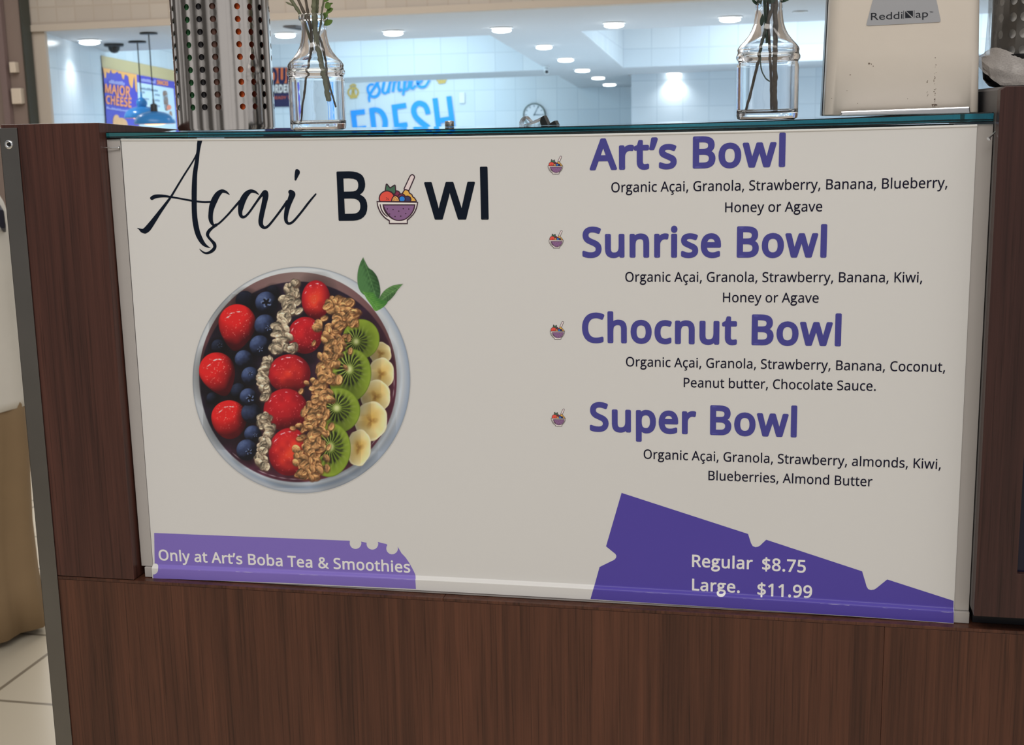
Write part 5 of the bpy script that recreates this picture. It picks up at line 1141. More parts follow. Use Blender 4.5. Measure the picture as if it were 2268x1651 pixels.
BLK = mat('black_plastic', lin((34, 38, 40)), 0.35, var=.1)
for P in ([(1197.5, 260.5), (1204, 256), (1208, 264), (1213.5, 276), (1213, 279.5), (1199, 279.5), (1196, 270.5)], [(1216.5, 274), (1228.5, 267), (1231, 272), (1233.5, 279), (1217.5, 279.5)]):
    Q3 = [TP(*q) for q in P]; MB().prism([(q.x, q.y - .001, max(q.z, tz)) for q in Q3], (0, .02, 0)).build('cutter', BLK, tape, bevel=.0004, label='black cutter block')

# ================================================================ THE SHOP ACROSS THE MALL
TILEW = tiles('white_wall_tile', lin((216, 224, 230)), lin((208, 218, 226)), lin((198, 208, 216)), 0.62, 0.62, 0.012, 0.22)
TILEB = tiles('beige_soffit_tile', lin((186, 177, 167)), lin((178, 168, 158)), lin((176, 164, 152)), 0.265, 0.20, 0.012, 0.3)
CEILM = mat('ceiling_paint', lin((196, 197, 200)), 0.8, var=0.02, scale=.4)
BEIGE = mat('beige_storefront', lin((186, 175, 163)), 0.55, var=0.03, scale=.8)
BROWN = mat('taupe_storefront', lin((132, 116, 108)), 0.5, var=0.05, scale=.8)
SL, SXT = 0.0223, 0.0107
ZC = 1.735
CP0 = Vector((-5.0, 15.0, ZC)); CN = Vector((-SXT, SL, 1.0))
def ceil_z(x, y): return ZC - SL * (y - 15.0) + SXT * (x + 5.0)
def at_ceil(px, py): return at_plane(px, py, CP0, CN)
def slab(name, p0, p1, z0, z1, th, m, parent=None, z0b=None, z1b=None, **kw):   # upright slab from p0 to p1 (plan), th towards its left side
    p0 = Vector((p0[0], p0[1], 0)); p1 = Vector((p1[0], p1[1], 0)); d = p1 - p0; L = d.length; nrm = Vector((-d.y, d.x, 0)).normalized() * th
    z0b = z0 if z0b is None else z0b; z1b = z1 if z1b is None else z1b
    U = lambda p, z: (p.x, p.y, z)
    v = [U(p0, z0), U(p1, z0b), U(p1, z1b), U(p0, z1)]; v += [(Vector(q) + nrm)[:] for q in v]
    f = [(0, 1, 2, 3), (5, 4, 7, 6), (4, 0, 3, 7), (1, 5, 6, 2), (3, 2, 6, 7), (4, 5, 1, 0)]
    uv0 = [(0, z0), (L, z0b), (L, z1b), (0, z1)]
    t = abs(th)
    uvs = [uv0, [uv0[1], uv0[0], uv0[3], uv0[2]], [(0, z0), (t, z0), (t, z1), (0, z1)], [(0, z0b), (t, z0b), (t, z1b), (0, z1b)], [(0, 0), (L, 0), (L, t), (0, t)], [(0, 0), (L, 0), (L, t), (0, t)]]
    mb = MB(); mb.add(v, f, 0, uvs); return mb.build(name, m, parent, **kw)
def st(o): o['kind'] = 'structure'; return o
# floor of the mall and the shop
FT = tiles('floor_tile', lin((206, 196, 176)), lin((196, 186, 166)), lin((132, 122, 106)), 0.40, 0.40, 0.006, 0.28)
u0, v0 = -1.239, 1.43
mb = MB(); fx0, fx1, fy0, fy1 = -24, 14, -5, 46
mb.add([(fx0, fy0, FLOOR), (fx1, fy0, FLOOR), (fx1, fy1, FLOOR), (fx0, fy1, FLOOR), (fx0, fy0, FLOOR - .05), (fx1, fy0, FLOOR - .05), (fx1, fy1, FLOOR - .05), (fx0, fy1, FLOOR - .05)],
       [(0, 1, 2, 3), (7, 6, 5, 4)], 0, [[(fx0 - u0, fy0 - v0), (fx1 - u0, fy0 - v0), (fx1 - u0, fy1 - v0), (fx0 - u0, fy1 - v0)]] * 2)
st(mb.build('floor', FT))
mb = MB(); mb.add([(-14, 15.3, FLOOR + .012), (8, 15.3, FLOOR + .012), (8, 45, FLOOR + .012), (-14, 45, FLOOR + .012)], [(0, 1, 2, 3)], 0, [[(0, 0), (22, 0), (22, 30), (0, 30)]])  # unseen pale floor, added so the vases refract something bright
st(mb.build('floor', tiles('added_pale_floor', lin((226, 230, 234)), lin((220, 226, 230)), lin((186, 194, 202)), .45, .45, .008, .3)))
# ceiling plates with the three raised openings
c1 = [at_ceil(1085, 78), at_ceil(1215, 155)]
yA, yB = c1[0].y, c1[1].y                                     # near and far edge of the first opening
yC = at_ceil(1240, 167).y; yS = at_ceil(1298, 195).y          # cross beam back edge, sign wall
c2 = [at_ceil(1290, 72), at_ceil(1380, 150), at_ceil(1640, 141)]
yE = (c2[1].y + c2[2].y) / 2; yD = at_ceil(1560, 58).y
yF = at_ceil(1398, 165).y                                     # tiled wall on the right
WA = at_ceil(105, 75); WB = at_y(395, 150, 24.6)
wdir = Vector((WB.x - WA.x, WB.y - WA.y, 0)).normalized(); wn_ = Vector((wdir.y, -wdir.x, 0))
def wall_x(y): return WA.x + (y - WA.y) * wdir.x / wdir.y
XR = 7.5
def edge1(y):                                                # right edge of the left openings
    a, b = c1; return a.x + (b.x - a.x) * (y - a.y) / (b.y - a.y)
def edge2(y):
    a, b = c2[0], c2[1]; return a.x + (b.x - a.x) * (y - a.y) / (b.y - a.y)
def plate(name, pts):
    mb = MB(); P = [(x, y, ceil_z(x, y)) for x, y in pts]
    mb.prism(P, (0, 0, 0.004)); return st(mb.build(name, CEILM))
plate('ceiling', [(wall_x(15.0), 15.0), (XR, 15.0), (XR, yA), (wall_x(yA), yA)])
plate('ceiling', [(edge1(yA), yA), (edge2(yA), yA), (edge2(yE), yE), (edge1(yE), yE)])
plate('ceiling', [(edge1(yE), yE), (XR, yE), (XR, yF + .2), (edge1(yF + .2), yF + .2)])
plate('ceiling', [(edge1(yF + .2), yF + .2), (-3.2, yF + .2), (-3.2, yS), (edge1(yS), yS)])
xm = at_y(688, 200, yB).x
plate('ceiling', [(xm, yB), (edge1(yB), yB), (edge1(yC), yC), (xm, yC)])
HT = 1.1
def riser(name, a, b, th, top=HT):
    return st(slab(name, a, b, ceil_z(*a) + .0045, ceil_z(*a) + top, th, TILEW, z0b=ceil_z(*b) + .0045, z1b=ceil_z(*b) + top))
# first opening: far face, right face, near face
riser('trim_1', (xm + .001, yB), (edge1(yB), yB), .12)
riser('trim_2', (edge1(yA), yA), (edge1(yB), yB), -.12)
riser('trim_3', (wall_x(yA), yA), (edge1(yA), yA), -.12)
riser('trim_4', (edge1(yC), yC), (edge1(yS), yS), -.12)
riser('trim_5', (edge2(yA), yA), (edge2(yE), yE), .12)
riser('trim_6', (edge2(yE), yE), (XR, yE), .12)
riser('trim_7', (edge2(yA), yA), (XR, yA), -.12)
# walls
HB_ = 3.4
st(slab('wall_left', (wall_x(15.08), 15.08), (wall_x(yS), yS), FLOOR, HB_, .15, TILEW))
st(slab('wall_middle', (wall_x(yB), yB), (xm, yB), FLOOR, HB_, .1, TILEW))
st(slab('wall_back', (wall_x(yS), yS), (-3.0, yS), FLOOR, HB_, .15, TILEW))
xr = at_y(1398, 200, yF).x
st(slab('wall_right', (xr, yF), (XR, yF), FLOOR, ceil_z(xr, yF), .15, TILEW, z1b=ceil_z(XR, yF)))
st(slab('wall_alcove', (xr, yF + .15), (xr - 0.35, yS), FLOOR, ceil_z(xr, yF), -.15, TILEW, z1b=ceil_z(xr, yS)))
# storefront header and pier
hx0 = at_y(47, 40, 15).x
zb = lambda px, py: at_y(px, py, 15).z
z0_, z1_ = zb(50, 72), zb(1780, -9)
def hz(x): xa, xb = at_y(50, 72, 15).x, at_y(1780, -9, 15).x; return z0_ + (z1_ - z0_) * (x - xa) / (xb - xa)
st(slab('wall_front', (hx0, 14.98), (XR, 14.98), hz(hx0) + .085, hz(hx0) + 1.6, .30, TILEB, z0b=hz(XR) + .085, z1b=hz(XR) + 1.6))
st(slab('trim_8', (hx0, 14.94), (XR, 14.94), hz(hx0), hz(hx0) + .084, .34, BEIGE, z0b=hz(XR), z1b=hz(XR) + .084))
pxa, pxb = at_y(62, 200, 15).x, at_y(109, 200, 15).x
st(slab('wall_pier', (pxa, 15.0), (pxb, 15.0), FLOOR, hz(pxa), .06, BEIGE, z1b=hz(pxb)))
st(slab('trim_9', (at_y(58.8, 200, 14.75).x, 14.75), (at_y(62.2, 200, 14.75).x, 14.75), FLOOR, 4.0, .2, mat('dark_reveal', lin((58, 60, 54)), .6)))
st(slab('wall_neighbour', (-22.0, 14.8), (at_y(57.5, 200, 14.8).x, 14.8), FLOOR, 4.0, .12, BROWN))
st(slab('trim_10', (at_y(4, 200, 14.7).x, 14.7), (at_y(17, 200, 14.7).x, 14.7), FLOOR, 4.0, .08, mat('mauve_jamb', lin((120, 102, 100)), .5)))
for (a, b, c_, d), lb in [((27, 138, 42, 161), 'small beige box on the taupe wall at the far left, upper of two'), ((31, 196, 55, 230), 'larger beige panel on the taupe wall at the far left, lower of two')]:
    p, q = at_y(a, b, 14.78), at_y(c_, d, 14.78)
    MB().box(p.x, q.x, 14.70, 14.799, q.z, p.z).build('wall_box', mat('box_cream', lin((206, 192, 176)), .5), bevel=.01, label=lb, cat='wall box', group='boxes on the taupe wall')

# ---- lamps of the shop
LENS = mat('lamp_lens', (1, 1, 1), 0.3, var=0, emit=(0.96, 1.0, 1.0), estr=6.0)
RING = mat('lamp_ring', lin((226, 230, 232)), 0.4, var=0.02)
def downlight(px, py, wpx, label, spot=0.0, lit=True):
    c = at_ceil(px, py + 3); D = (c - CAM_P).length; r = wpx / 2 * D / FPX
    z = ceil_z(c.x, c.y)
    t = thing('recessed_downlight', label, 'downlight', (c.x, c.y, z - .002), 'downlights in the shop ceiling')
    MB().lathe([(r * 1.0, z - .002), (r * 1.16, z - .012), (r * 1.16, z - .002)], c.x, c.y, 32).build('lamp_ring', RING, t, smooth=True)
    if lit:
        MB().lathe([(r * .45, z - .070), (r * .82, z - .060), (r * .98, z - .045), (r * .92, z - .030), (r * .70, z - .0125)], c.x, c.y, 32).build('lamp_lens', LENS, t, smooth=True)
    if spot:
        l = bpy.data.lights.new('downlight_beam', 'SPOT'); l.energy = spot; l.spot_size = math.radians(135); l.spot_blend = .8; l.color = (.90, .97, 1.0); l.shadow_soft_size = .08
        o = bpy.data.objects.new('downlight_beam', l); COL.objects.link(o); o.location = (c.x, c.y, z - .09)
for i, (px, py, wp, sp_, lb) in enumerate([
    (198, 85, 42, 45, 'round lit ceiling downlight nearest the left shop wall, above the black dome camera'),
    (632, 70, 42, 60, 'round lit ceiling downlight between the steel cylinder and the left vase'),
    (871, 65, 42, 60, 'first round lit ceiling downlight right of the left vase, in the front row'),
    (1111, 58, 42, 60, 'second round lit ceiling downlight right of the left vase, in the front row'),
    (1360, 47, 43, 60, 'third round lit ceiling downlight right of the left vase, in the front row'),
    (1617, 34, 45, 60, 'round lit ceiling downlight just left of the right vase, in the front row'),
    (1205, 97, 35, 0, 'nearest lit downlight of the row running away down the middle ceiling band'),
    (1253, 126, 35, 0, 'second lit downlight of the row running away down the middle ceiling band'),
    (1290, 150, 33, 0, 'third lit downlight of the row running away down the middle ceiling band'),
    (1325, 167, 29, 0, 'fourth lit downlight of the row running away down the middle ceiling band'),
    (1350, 182, 29, 0, 'farthest lit downlight of the row running away down the middle ceiling band'),
    (1493, 158, 32, 70, 'lit downlight washing the pale tiled wall left of the right vase')]):
    downlight(px, py, wp, lb, sp_)
downlight(1772, 22, 28, 'unlit recessed downlight in the ceiling just right of the right vase', 0, False)
v_ = at_ceil(659, 60); z = ceil_z(v_.x, v_.y)
vent = thing('ceiling_vent', 'grey rectangular ceiling vent behind the mouth of the left vase', 'vent', (v_.x, v_.y, z - .02))
MB().box(v_.x - .09, v_.x + .09, v_.y - .3, v_.y + .3, z - .02, z - .002).build('vent_frame', mat('vent_grey', lin((132, 132, 138)), .5), vent)
sl = MB()
for k in range(7): sl.box(v_.x - .075, v_.x + .075, v_.y - .27 + .08 * k, v_.y - .24 + .08 * k, z - .026, z - .0205)
sl.build('vent_slats', mat('vent_dark', lin((84, 84, 90)), .5), vent)
COOL = (0.62, 0.88, 1.0)
ym1 = (yA + yB) / 2
area('opening_light', ((wall_x(ym1) + edge1(ym1)) / 2, ym1, ceil_z(-6, ym1) + HT - .05), (0, 0, 0), 3.6, (yB - yA) * .85, 340, COOL)
ym2 = (yC + yS) / 2
area('opening_light', ((wall_x(ym2) + edge1(ym2)) / 2, ym2, ceil_z(-9, ym2) + HT - .05), (0, 0, 0), 4.5, (yS - yC) * .8, 290, COOL)
ym3 = (yA + yE) / 2
area('opening_light', ((edge2(ym3) + XR) / 2, ym3, ceil_z(2, ym3) + HT - .05), (0, 0, 0), 7.0, (yE - yA) * .85, 760, (0.70, 0.88, 1.0))

# ---- cameras on the ceiling
dc = at_ceil(252, 97); z = ceil_z(dc.x, dc.y)
k = (dc - CAM_P).length / FPX
dome = thing('dome_camera', 'black dome security camera under the shop ceiling above the orange and blue menu', 'security camera', (dc.x, dc.y, z))
MB().lathe([(18 * k, z - 6 * k), (20 * k, z - 4.5 * k), (20 * k, z - .002)], dc.x, dc.y, 32).build('camera_base', mat('camera_black', lin((40, 42, 44)), .4), dome, smooth=True)
MB().lathe([(2 * k, z - 19 * k), (7 * k, z - 17.5 * k), (11 * k, z - 13 * k), (12.5 * k, z - 6.1 * k)], dc.x, dc.y, 32).build('dome', mat('dome_black', lin((26, 28, 30)), .1, var=.02), dome, smooth=True)
bc = at_ceil(1210, 146); z = ceil_z(bc.x, bc.y); k = (bc - CAM_P).length / FPX
bul = thing('bullet_camera', 'small pale bullet camera at the corner of the ceiling opening near the downlight row', 'security camera', (bc.x, bc.y, z))
MB().lathe([(5 * k, z - 4 * k), (7 * k, z - 3 * k), (7 * k, z - .002)], bc.x, bc.y, 20).build('camera_base', RING, bul, smooth=True)
MB().tube([(bc.x - 2 * k, bc.y + .08, z - 8 * k), (bc.x + 3 * k, bc.y - .12, z - 13 * k)], [5 * k, 5.5 * k], n=16).build('camera_barrel', RING, bul, smooth=True)
MB().tube([(bc.x + 3 * k, bc.y - .121, z - 13 * k), (bc.x + 3.1 * k, bc.y - .126, z - 13.1 * k)], 3.6 * k, n=16).build('camera_lens', mat('lens_dark', lin((50, 54, 60)), .2), bul)

# ---- pendants
BLUE = mat('pendant_blue', lin((52, 128, 196)), 0.22, var=.03)
BLK2 = mat('pendant_black', lin((44, 48, 50)), .4, var=.05)
GLOW = mat('pendant_glow', (1, .7, .4), .4, var=0, emit=(1.0, 0.52, 0.22), estr=2.2)
def pendant(cpx, cpy, lx, socket_y, neck_y, rim_y, rimw, label, black_neck):
    a = at_ceil(cpx, cpy); y = a.y; z = ceil_z(a.x, a.y); K = (a - CAM_P).length / FPX; x = a.x
    zz = lambda py: at_y(lx, py, y).z
    zr, zn, zs = zz(rim_y), zz(neck_y), zz(socket_y)
    t = thing('pendant_lamp', label, 'pendant lamp', (x, y, z), 'blue pendant lamps')
    MB().lathe([(18 * K, z - 4.0 * K), (18.5 * K, z - 2.2 * K), (17 * K, z - .002)], x, y, 32).build('canopy', BLK2, t, smooth=True)
    MB().tube([(x, y, z - 3 * K), (x, y, zs)], 1.3 * K, n=10).build('cord', BLK2, t, smooth=True)
    H = zn - zr; R = rimw * K
    nk = MB()
    if black_neck:
        nk.lathe([(7.5 * K, zn - 1 * K), (7.2 * K, zn + 12 * K), (6.4 * K, zn + 15 * K), (2.2 * K, zn + 17 * K), (1.8 * K, zs + 2 * K)], x, y, 24); nk.build('neck', BLK2, t, smooth=True)
    else:
        nk.lathe([(9 * K, zn - 1 * K), (11.5 * K, zn + 5 * K), (11 * K, zn + 11 * K), (7 * K, zn + 16 * K), (2.2 * K, zn + 19 * K), (1.6 * K, zs + 2 * K)], x, y, 24); nk.build('neck', BLUE, t, smooth=True)
    sh = MB(); prof = [(R, zr), (R * 1.01, zr + H * .05), (R * .985, zr + H * .28), (R * .90, zr + H * .55), (R * .72, zr + H * .78), (R * .48, zr + H * .92), (R * .25, zr + H)]
    sh.lathe(prof, x, y, 40, caps=False); sh.lathe([(q * .97, zq - .006) for q, zq in prof], x, y, 40, mi=1, caps=False)
    sh.build('lamp_shade', [BLUE, mat('shade_inside', lin((240, 170, 120)), .5)], t, smooth=True)
    MB().lathe([(R * .10, zr - 3.4 * K), (R * .30, zr - 2.8 * K), (R * .52, zr - 1.2 * K), (R * .60, zr + .05 * H), (R * .3, zr + .35 * H)], x, y, 32).build('bulb', GLOW, t, smooth=True)
pendant(329, 72, 342, 221, 247, 274, 42, 'nearer blue dome pendant lamp with black neck, in front of the white menu panel', True)
pendant(304, 91, 314, 206, 236, 261, 37, 'farther blue dome pendant lamp, in front of the orange cheese lettering', False)

# ---- menus on the left wall
def PL(px, py, off=0.0):
    return at_plane(px, py, Vector((WA.x, WA.y, 0)) + wn_ * off, wn_)
Q4 = lambda a, b: (200 + a / 8.69, 100 + b / 8.69)
def flat3(name, polys, mats, fmap, off, parent, mi=None, label=None):
    mb = MB()
    for k, P in enumerate(polys):
        tri = tessellate_polygon([[Vector((a, b, 0)) for a, b in P]])
        mb.add([tuple(fmap(a, b, off)) for a, b in P], [tuple(t) for t in tri], mi[k] if mi else 0)
    return mb.build(name, mats, parent, label=label)
def word3(name, s, L, Rr, cap, m, fmap, off, parent, bold=0.02):
    v, f, x0, x1 = text_mesh(s, 'N', bold); k0, k1 = (cap if isinstance(cap, tuple) else (cap, cap)); out = []
    for a, b in v:
        t = (a - x0) / (x1 - x0); kk = (k0 + (k1 - k0) * t) / CAP['N']
        out.append(tuple(fmap(L[0] + (Rr[0] - L[0]) * t, L[1] + (Rr[1] - L[1]) * t - b * kk, off)))
    mb = MB(); mb.add(out, f); return mb.build(name, m, parent)
def boardprism(name, P, m, fmap, o0, o1, parent):
    mb = MB(); n = len(P)
    mb.add([tuple(fmap(a, b, o0)) for a, b in P] + [tuple(fmap(a, b, o1)) for a, b in P], [tuple(range(n)), tuple(range(2 * n - 1, n - 1, -1))] + [(i, (i + 1) % n, n + (i + 1) % n, n + i) for i in range(n)])
    return mb.build(name, m, parent)
MBLUE = mat('menu_blue', lin((60, 52, 190)), .35, var=.03); MOR = mat('menu_orange', lin((255, 150, 84)), .4, var=.03); MDRIP = mat('menu_drip', lin((250, 176, 84)), .4, var=.04)
MPALE = mat('menu_pale', lin((176, 176, 236)), .4, var=.03); MPAN = mat('menu_panel', lin((206, 226, 240)), .35, var=.02); MGR = mat('menu_grey', lin((120, 140, 164)), .5); MTAN = mat('menu_tan', lin((200, 178, 128)), .5, var=.05, scale=1)
MFOOD = mat('menu_food', lin((240, 176, 120)), .5, var=.25, scale=4); MSTK = mat('menu_stick', lin((178, 134, 110)), .5, var=.25, scale=5); MBALL = mat('menu_ball', lin((236, 140, 112)), .5, var=.15, scale=5)
base = PL(*Q4(215, 1480), .03)
back = boardprism('menu_backing', [Q4(212, 200), Q4(1700, 502), Q4(1780, 2300), Q4(380, 2300)], MTAN, PL, 0.004, .012, None)
props(back, 'tan backing board behind the blue menus on the left shop wall', 'backing board')
m1 = thing('menu_poster', 'blue and orange cheese menu with dripping top, left of the pendant lamps', 'menu poster', tuple(PL(*Q4(300, 1480), .035)), 'blue menus on the left wall')
boardprism('poster_board', [Q4(242, 430), Q4(893, 562), Q4(940, 2200), Q4(360, 2200)], MBLUE, PL, .0125, .022, m1)
flat3('drips', [[Q4(*q) for q in [(244, 432), (275, 632), (300, 632), (315, 505), (340, 542), (370, 542), (392, 465), (420, 542), (470, 548), (520, 505), (545, 548), (590, 548), (620, 652), (645, 658), (665, 565), (690, 572), (730, 605), (750, 742), (790, 822), (815, 822), (830, 682), (850, 600), (862, 800), (885, 905), (902, 900), (894, 566)]]], MDRIP, PL, .026, m1)
word3('poster_lettering', 'MAJOR', Q4(285, 905), Q4(768, 992), (17.5, 21), MOR, PL, .030, m1, .035)
word3('poster_lettering', 'CHEESE', Q4(300, 1120), Q4(792, 1196), (17.0, 20), MOR, PL, .030, m1, .035)
def scribble(name, a, b, c_, d, n, m, par, off=.030, seed=0):
    r = random.Random(seed); P = []
    for i in range(n):
        t0, t1 = (i + .12) / n, (i + .88) / n; h = r.uniform(.55, 1)
        f = lambda t, k: (a[0] + (b[0] - a[0]) * t + (c_[0] - a[0]) * k, a[1] + (b[1] - a[1]) * t + (c_[1] - a[1]) * k)
        P.append([f(t0, 1 - h), f(t1, 1 - h), f(t1, 1), f(t0, 1)])
    return flat3(name, P, m, PL, off, par)
scribble('small_print', Q4(355, 655), Q4(660, 695), Q4(358, 735), 0, 9, MPALE, m1, seed=1)
scribble('small_print', Q4(305, 1180), Q4(720, 1245), Q4(307, 1225), 0, 16, MPALE, m1, seed=2)
flat3('pretzel_bites', [bowl_curve([Q4(*q) for q in [(440, 1560), (438, 1420), (475, 1350), (530, 1345), (562, 1400), (620, 1402), (690, 1450), (724, 1540), (722, 1640), (600, 1700), (470, 1660)]], 4)], MFOOD, PL, .026, m1)
m2 = thing('menu_poster', 'blue snack menu with a pale panel, behind the pendant lamps', 'menu poster', tuple(PL(*Q4(1300, 1600), .035)), 'blue menus on the left wall')
boardprism('poster_board', [Q4(893, 566), Q4(1692, 716), Q4(1775, 2200), Q4(942, 2200)], MBLUE, PL, .0125, .022, m2)
flat3('price_panel', [[Q4(904, 715), Q4(1600, 838), Q4(1665, 1640), Q4(940, 1560)]], MPAN, PL, .026, m2)
word3('poster_lettering', 'SNACKS', Q4(1280, 748), Q4(1500, 778), 8.5, MOR, PL, .030, m2, .05)
scribble('small_print', Q4(975, 620), Q4(1260, 668), Q4(976, 695), 0, 8, MPALE, m2, .030, 3)
for a, b, c_, n in [((955, 800), (1300, 850), (956, 850), 10), ((1000, 890), (1050, 895), (1001, 925), 2), ((1240, 920), (1340, 940), (1241, 965), 3), ((1030, 1010), (1130, 1020), (1031, 1045), 3), ((1240, 1030), (1340, 1045), (1241, 1075), 3), ((1240, 1140), (1340, 1155), (1241, 1180), 3)]:
    scribble('small_print', Q4(*a), Q4(*b), Q4(*c_), 0, n, MGR, m2, .030, n)
flat3('snack_stick', [bowl_curve([Q4(*q) for q in [(1400, 1000), (1395, 900), (1430, 875), (1478, 900), (1492, 1000), (1500, 1240), (1440, 1250), (1415, 1130)]], 4)], MSTK, PL, .026, m2)
flat3('snack_cup', [bowl_curve([Q4(*q) for q in [(1520, 1280), (1565, 1280), (1585, 1420), (1570, 1500), (1535, 1480)]], 4)], MSTK, PL, .026, m2)
flat3('snack_ball', [[Q4(1515 + 46 * math.cos(t), 1200 + 50 * math.sin(t)) for t in [k * .3927 for k in range(16)]]], MBALL, PL, .030, m2)
flat3('side_flash', [[Q4(1655, 1035), Q4(1722, 1045), Q4(1728, 1190), Q4(1662, 1195)]], MOR, PL, .026, m2)

# ---- orders poster on the middle wall
PM = lambda a, b, off=0.0: at_y(a, b, yB - off)
QO = lambda a, b: (560 + a / 7.18, 60 + b / 7.18)
po = thing('orders_poster', 'navy and orange orders poster on the wall between the steel cylinder and the left vase', 'poster', tuple(PM(620, 236, .02)))
boardprism('poster_board', [QO(150, 648), QO(760, 640), QO(775, 1262), QO(175, 1275)], mat('poster_navy', lin((44, 40, 78)), .5, var=.05), PM, .004, .03, po)
flat3('orange_panel', [[QO(152, 650), QO(758, 643), QO(762, 880), QO(160, 905)]], mat('poster_orange', lin((226, 116, 66)), .5, var=.04), PM, .033, po)
flat3('middle_panel', [[QO(160, 908), QO(762, 883), QO(766, 1045), QO(165, 1060)]], mat('poster_charcoal', lin((62, 52, 60)), .5, var=.04), PM, .033, po)
PNV = mat('poster_navy_ink', lin((36, 34, 72)), .5)
word3('poster_lettering', 'OUR', (595.5, 184.3), (650.5, 182.3), 30, PNV, PM, .036, po, .06)
word3('poster_lettering', 'ORDERS', (598, 205), (651, 203.4), 16, mat('poster_white_ink', lin((222, 216, 212)), .5), PM, .036, po, .05)
word3('poster_lettering', 'READY TO', QO(320, 1146), QO(640, 1140), 6, mat('poster_rust_ink', lin((190, 90, 70)), .5), PM, .036, po, .03)

# ---- blue sign letters, pretzel emblems, clock and plate on the back wall
PB = lambda a, b, off=0.0: at_y(a, b, yS - off)
QB = lambda a, b: (740 + a / 7.0875, 140 + b / 7.0875)
SGB = mat('sign_blue', lin((54, 158, 246)), .35, var=.03); SGG = mat('sign_gold', lin((206, 178, 100)), .4, var=.05)
def stroke_sign(mb, P, k=6, o=.03):
    S = catmull([QB(a, b) + (w / 7.0875,) for a, b, w in P], k); n = len(S); L, Rr = [], []
    for i in range(n):
        t = S[min(i + 1, n - 1)][:2] - S[max(i - 1, 0)][:2]; t /= (np.linalg.norm(t) + 1e-9); q = np.array([-t[1], t[0]])
        L.append(S[i][:2] + q * S[i][2]); Rr.append(S[i][:2] - q * S[i][2])
    v = [tuple(PB(*q, o)) for q in L] + [tuple(PB(*q, o)) for q in Rr] + [tuple(PB(*q, 0.003)) for q in L] + [tuple(PB(*q, 0.003)) for q in Rr]
    f = []
    for i in range(n - 1): f += [(i, i + 1, n + i + 1, n + i), (i, 2 * n + i, 2 * n + i + 1, i + 1), (n + i, n + i + 1, 3 * n + i + 1, 3 * n + i)]
    f += [(0, n, 3 * n, 2 * n), (n - 1, 3 * n - 1, 4 * n - 1, 2 * n - 1)]
    mb.add(v, f)
sgn = thing('wall_sign', 'bright blue raised lettering climbing the white back wall behind the left vase', 'wall sign', tuple(PB(880, 300, .02)))
W_ = 40
def letter(name, Ss):
    mb = MB()
    for h_, P in enumerate(Ss):
        pts = []
        for i, q in enumerate(P): pts.append(q if len(q) == 3 else (*q, W_))
        stroke_sign(mb, pts, 1 if len(P) == 2 else 6, .03 + .004 * h_)
    return mb.build(name, SGB, sgn)
letter('sign_letter', [[(296, 750), (365, 1340)], [(262, 786), (482, 762)], [(325, 1045), (505, 1020)]])
letter('sign_letter', [[(588, 715), (660, 1310)], [(560, 742, 38), (660, 732, 38), (740, 770, 40), (790, 860, 42), (802, 960, 42), (770, 1060, 40), (690, 1100, 38), (640, 1105, 38)], [(725, 1080), (880, 1290)]])
letter('sign_letter', [[(940, 660), (1015, 1265)], [(905, 695), (1130, 662)], [(990, 985), (1150, 965)], [(1005, 1232), (1225, 1205)]])
letter('sign_letter', [[(1472, 800, 38), (1462, 740, 40), (1420, 660, 41), (1340, 630, 42), (1275, 660, 42), (1248, 740, 42), (1280, 840, 42), (1370, 930, 44), (1470, 1010, 44), (1520, 1110, 42), (1500, 1200, 40), (1420, 1230, 40), (1340, 1190, 38), (1320, 1110, 36)]])
letter('sign_letter', [[(1582, 550), (1660, 1170)], [(1800, 520), (1880, 1130)], [(1640, 905), (1850, 870)]])
w_ = 20
sc_ = [[(556, 610, 14), (548, 540, 20), (580, 460, 20), (640, 370, 22), (690, 290, 24), (720, 220, 22), (740, 130, 18)], [(620, 335, 14), (570, 335, 17), (530, 380, 18), (535, 450, 19), (580, 515, 20), (650, 525, 22), (700, 480, 22), (712, 420, 20), (690, 350, 18), (670, 260, 18), (690, 170, 16), (740, 120, 14)],
       [(790, 270, 22), (768, 380, 22), (762, 440, 20), (790, 472, 18), (830, 450, 16), (870, 330, 16)], [(884, 245, 18), (850, 470, 20)], [(870, 330, 16), (900, 265, 18), (930, 250, 18), (945, 290, 20), (920, 450, 20)], [(930, 340, 15), (980, 260, 18), (1010, 250, 18), (1020, 290, 20), (1010, 400, 20), (1030, 430, 18), (1060, 400, 16)],
       [(1110, 250, 22), (1100, 380, 22), (1082, 500, 18)], [(1095, 320, 16), (1150, 250, 18), (1180, 270, 18), (1175, 350, 20), (1150, 405, 20), (1110, 410, 16)], [(1250, 100, 20), (1210, 300, 22), (1205, 370, 20), (1235, 395, 18), (1280, 350, 16)], [(1300, 330, 16), (1370, 280, 18), (1390, 220, 18), (1350, 190, 18), (1310, 240, 20), (1310, 330, 20), (1350, 372, 20), (1430, 360, 18), (1490, 270, 16), (1510, 220, 12)], [(800, 180, 18), (815, 170, 18)]]
mb = MB()
for h_, P in enumerate(sc_): stroke_sign(mb, P, 5, .03 + .003 * h_)
mb.build('sign_script', SGB, sgn)
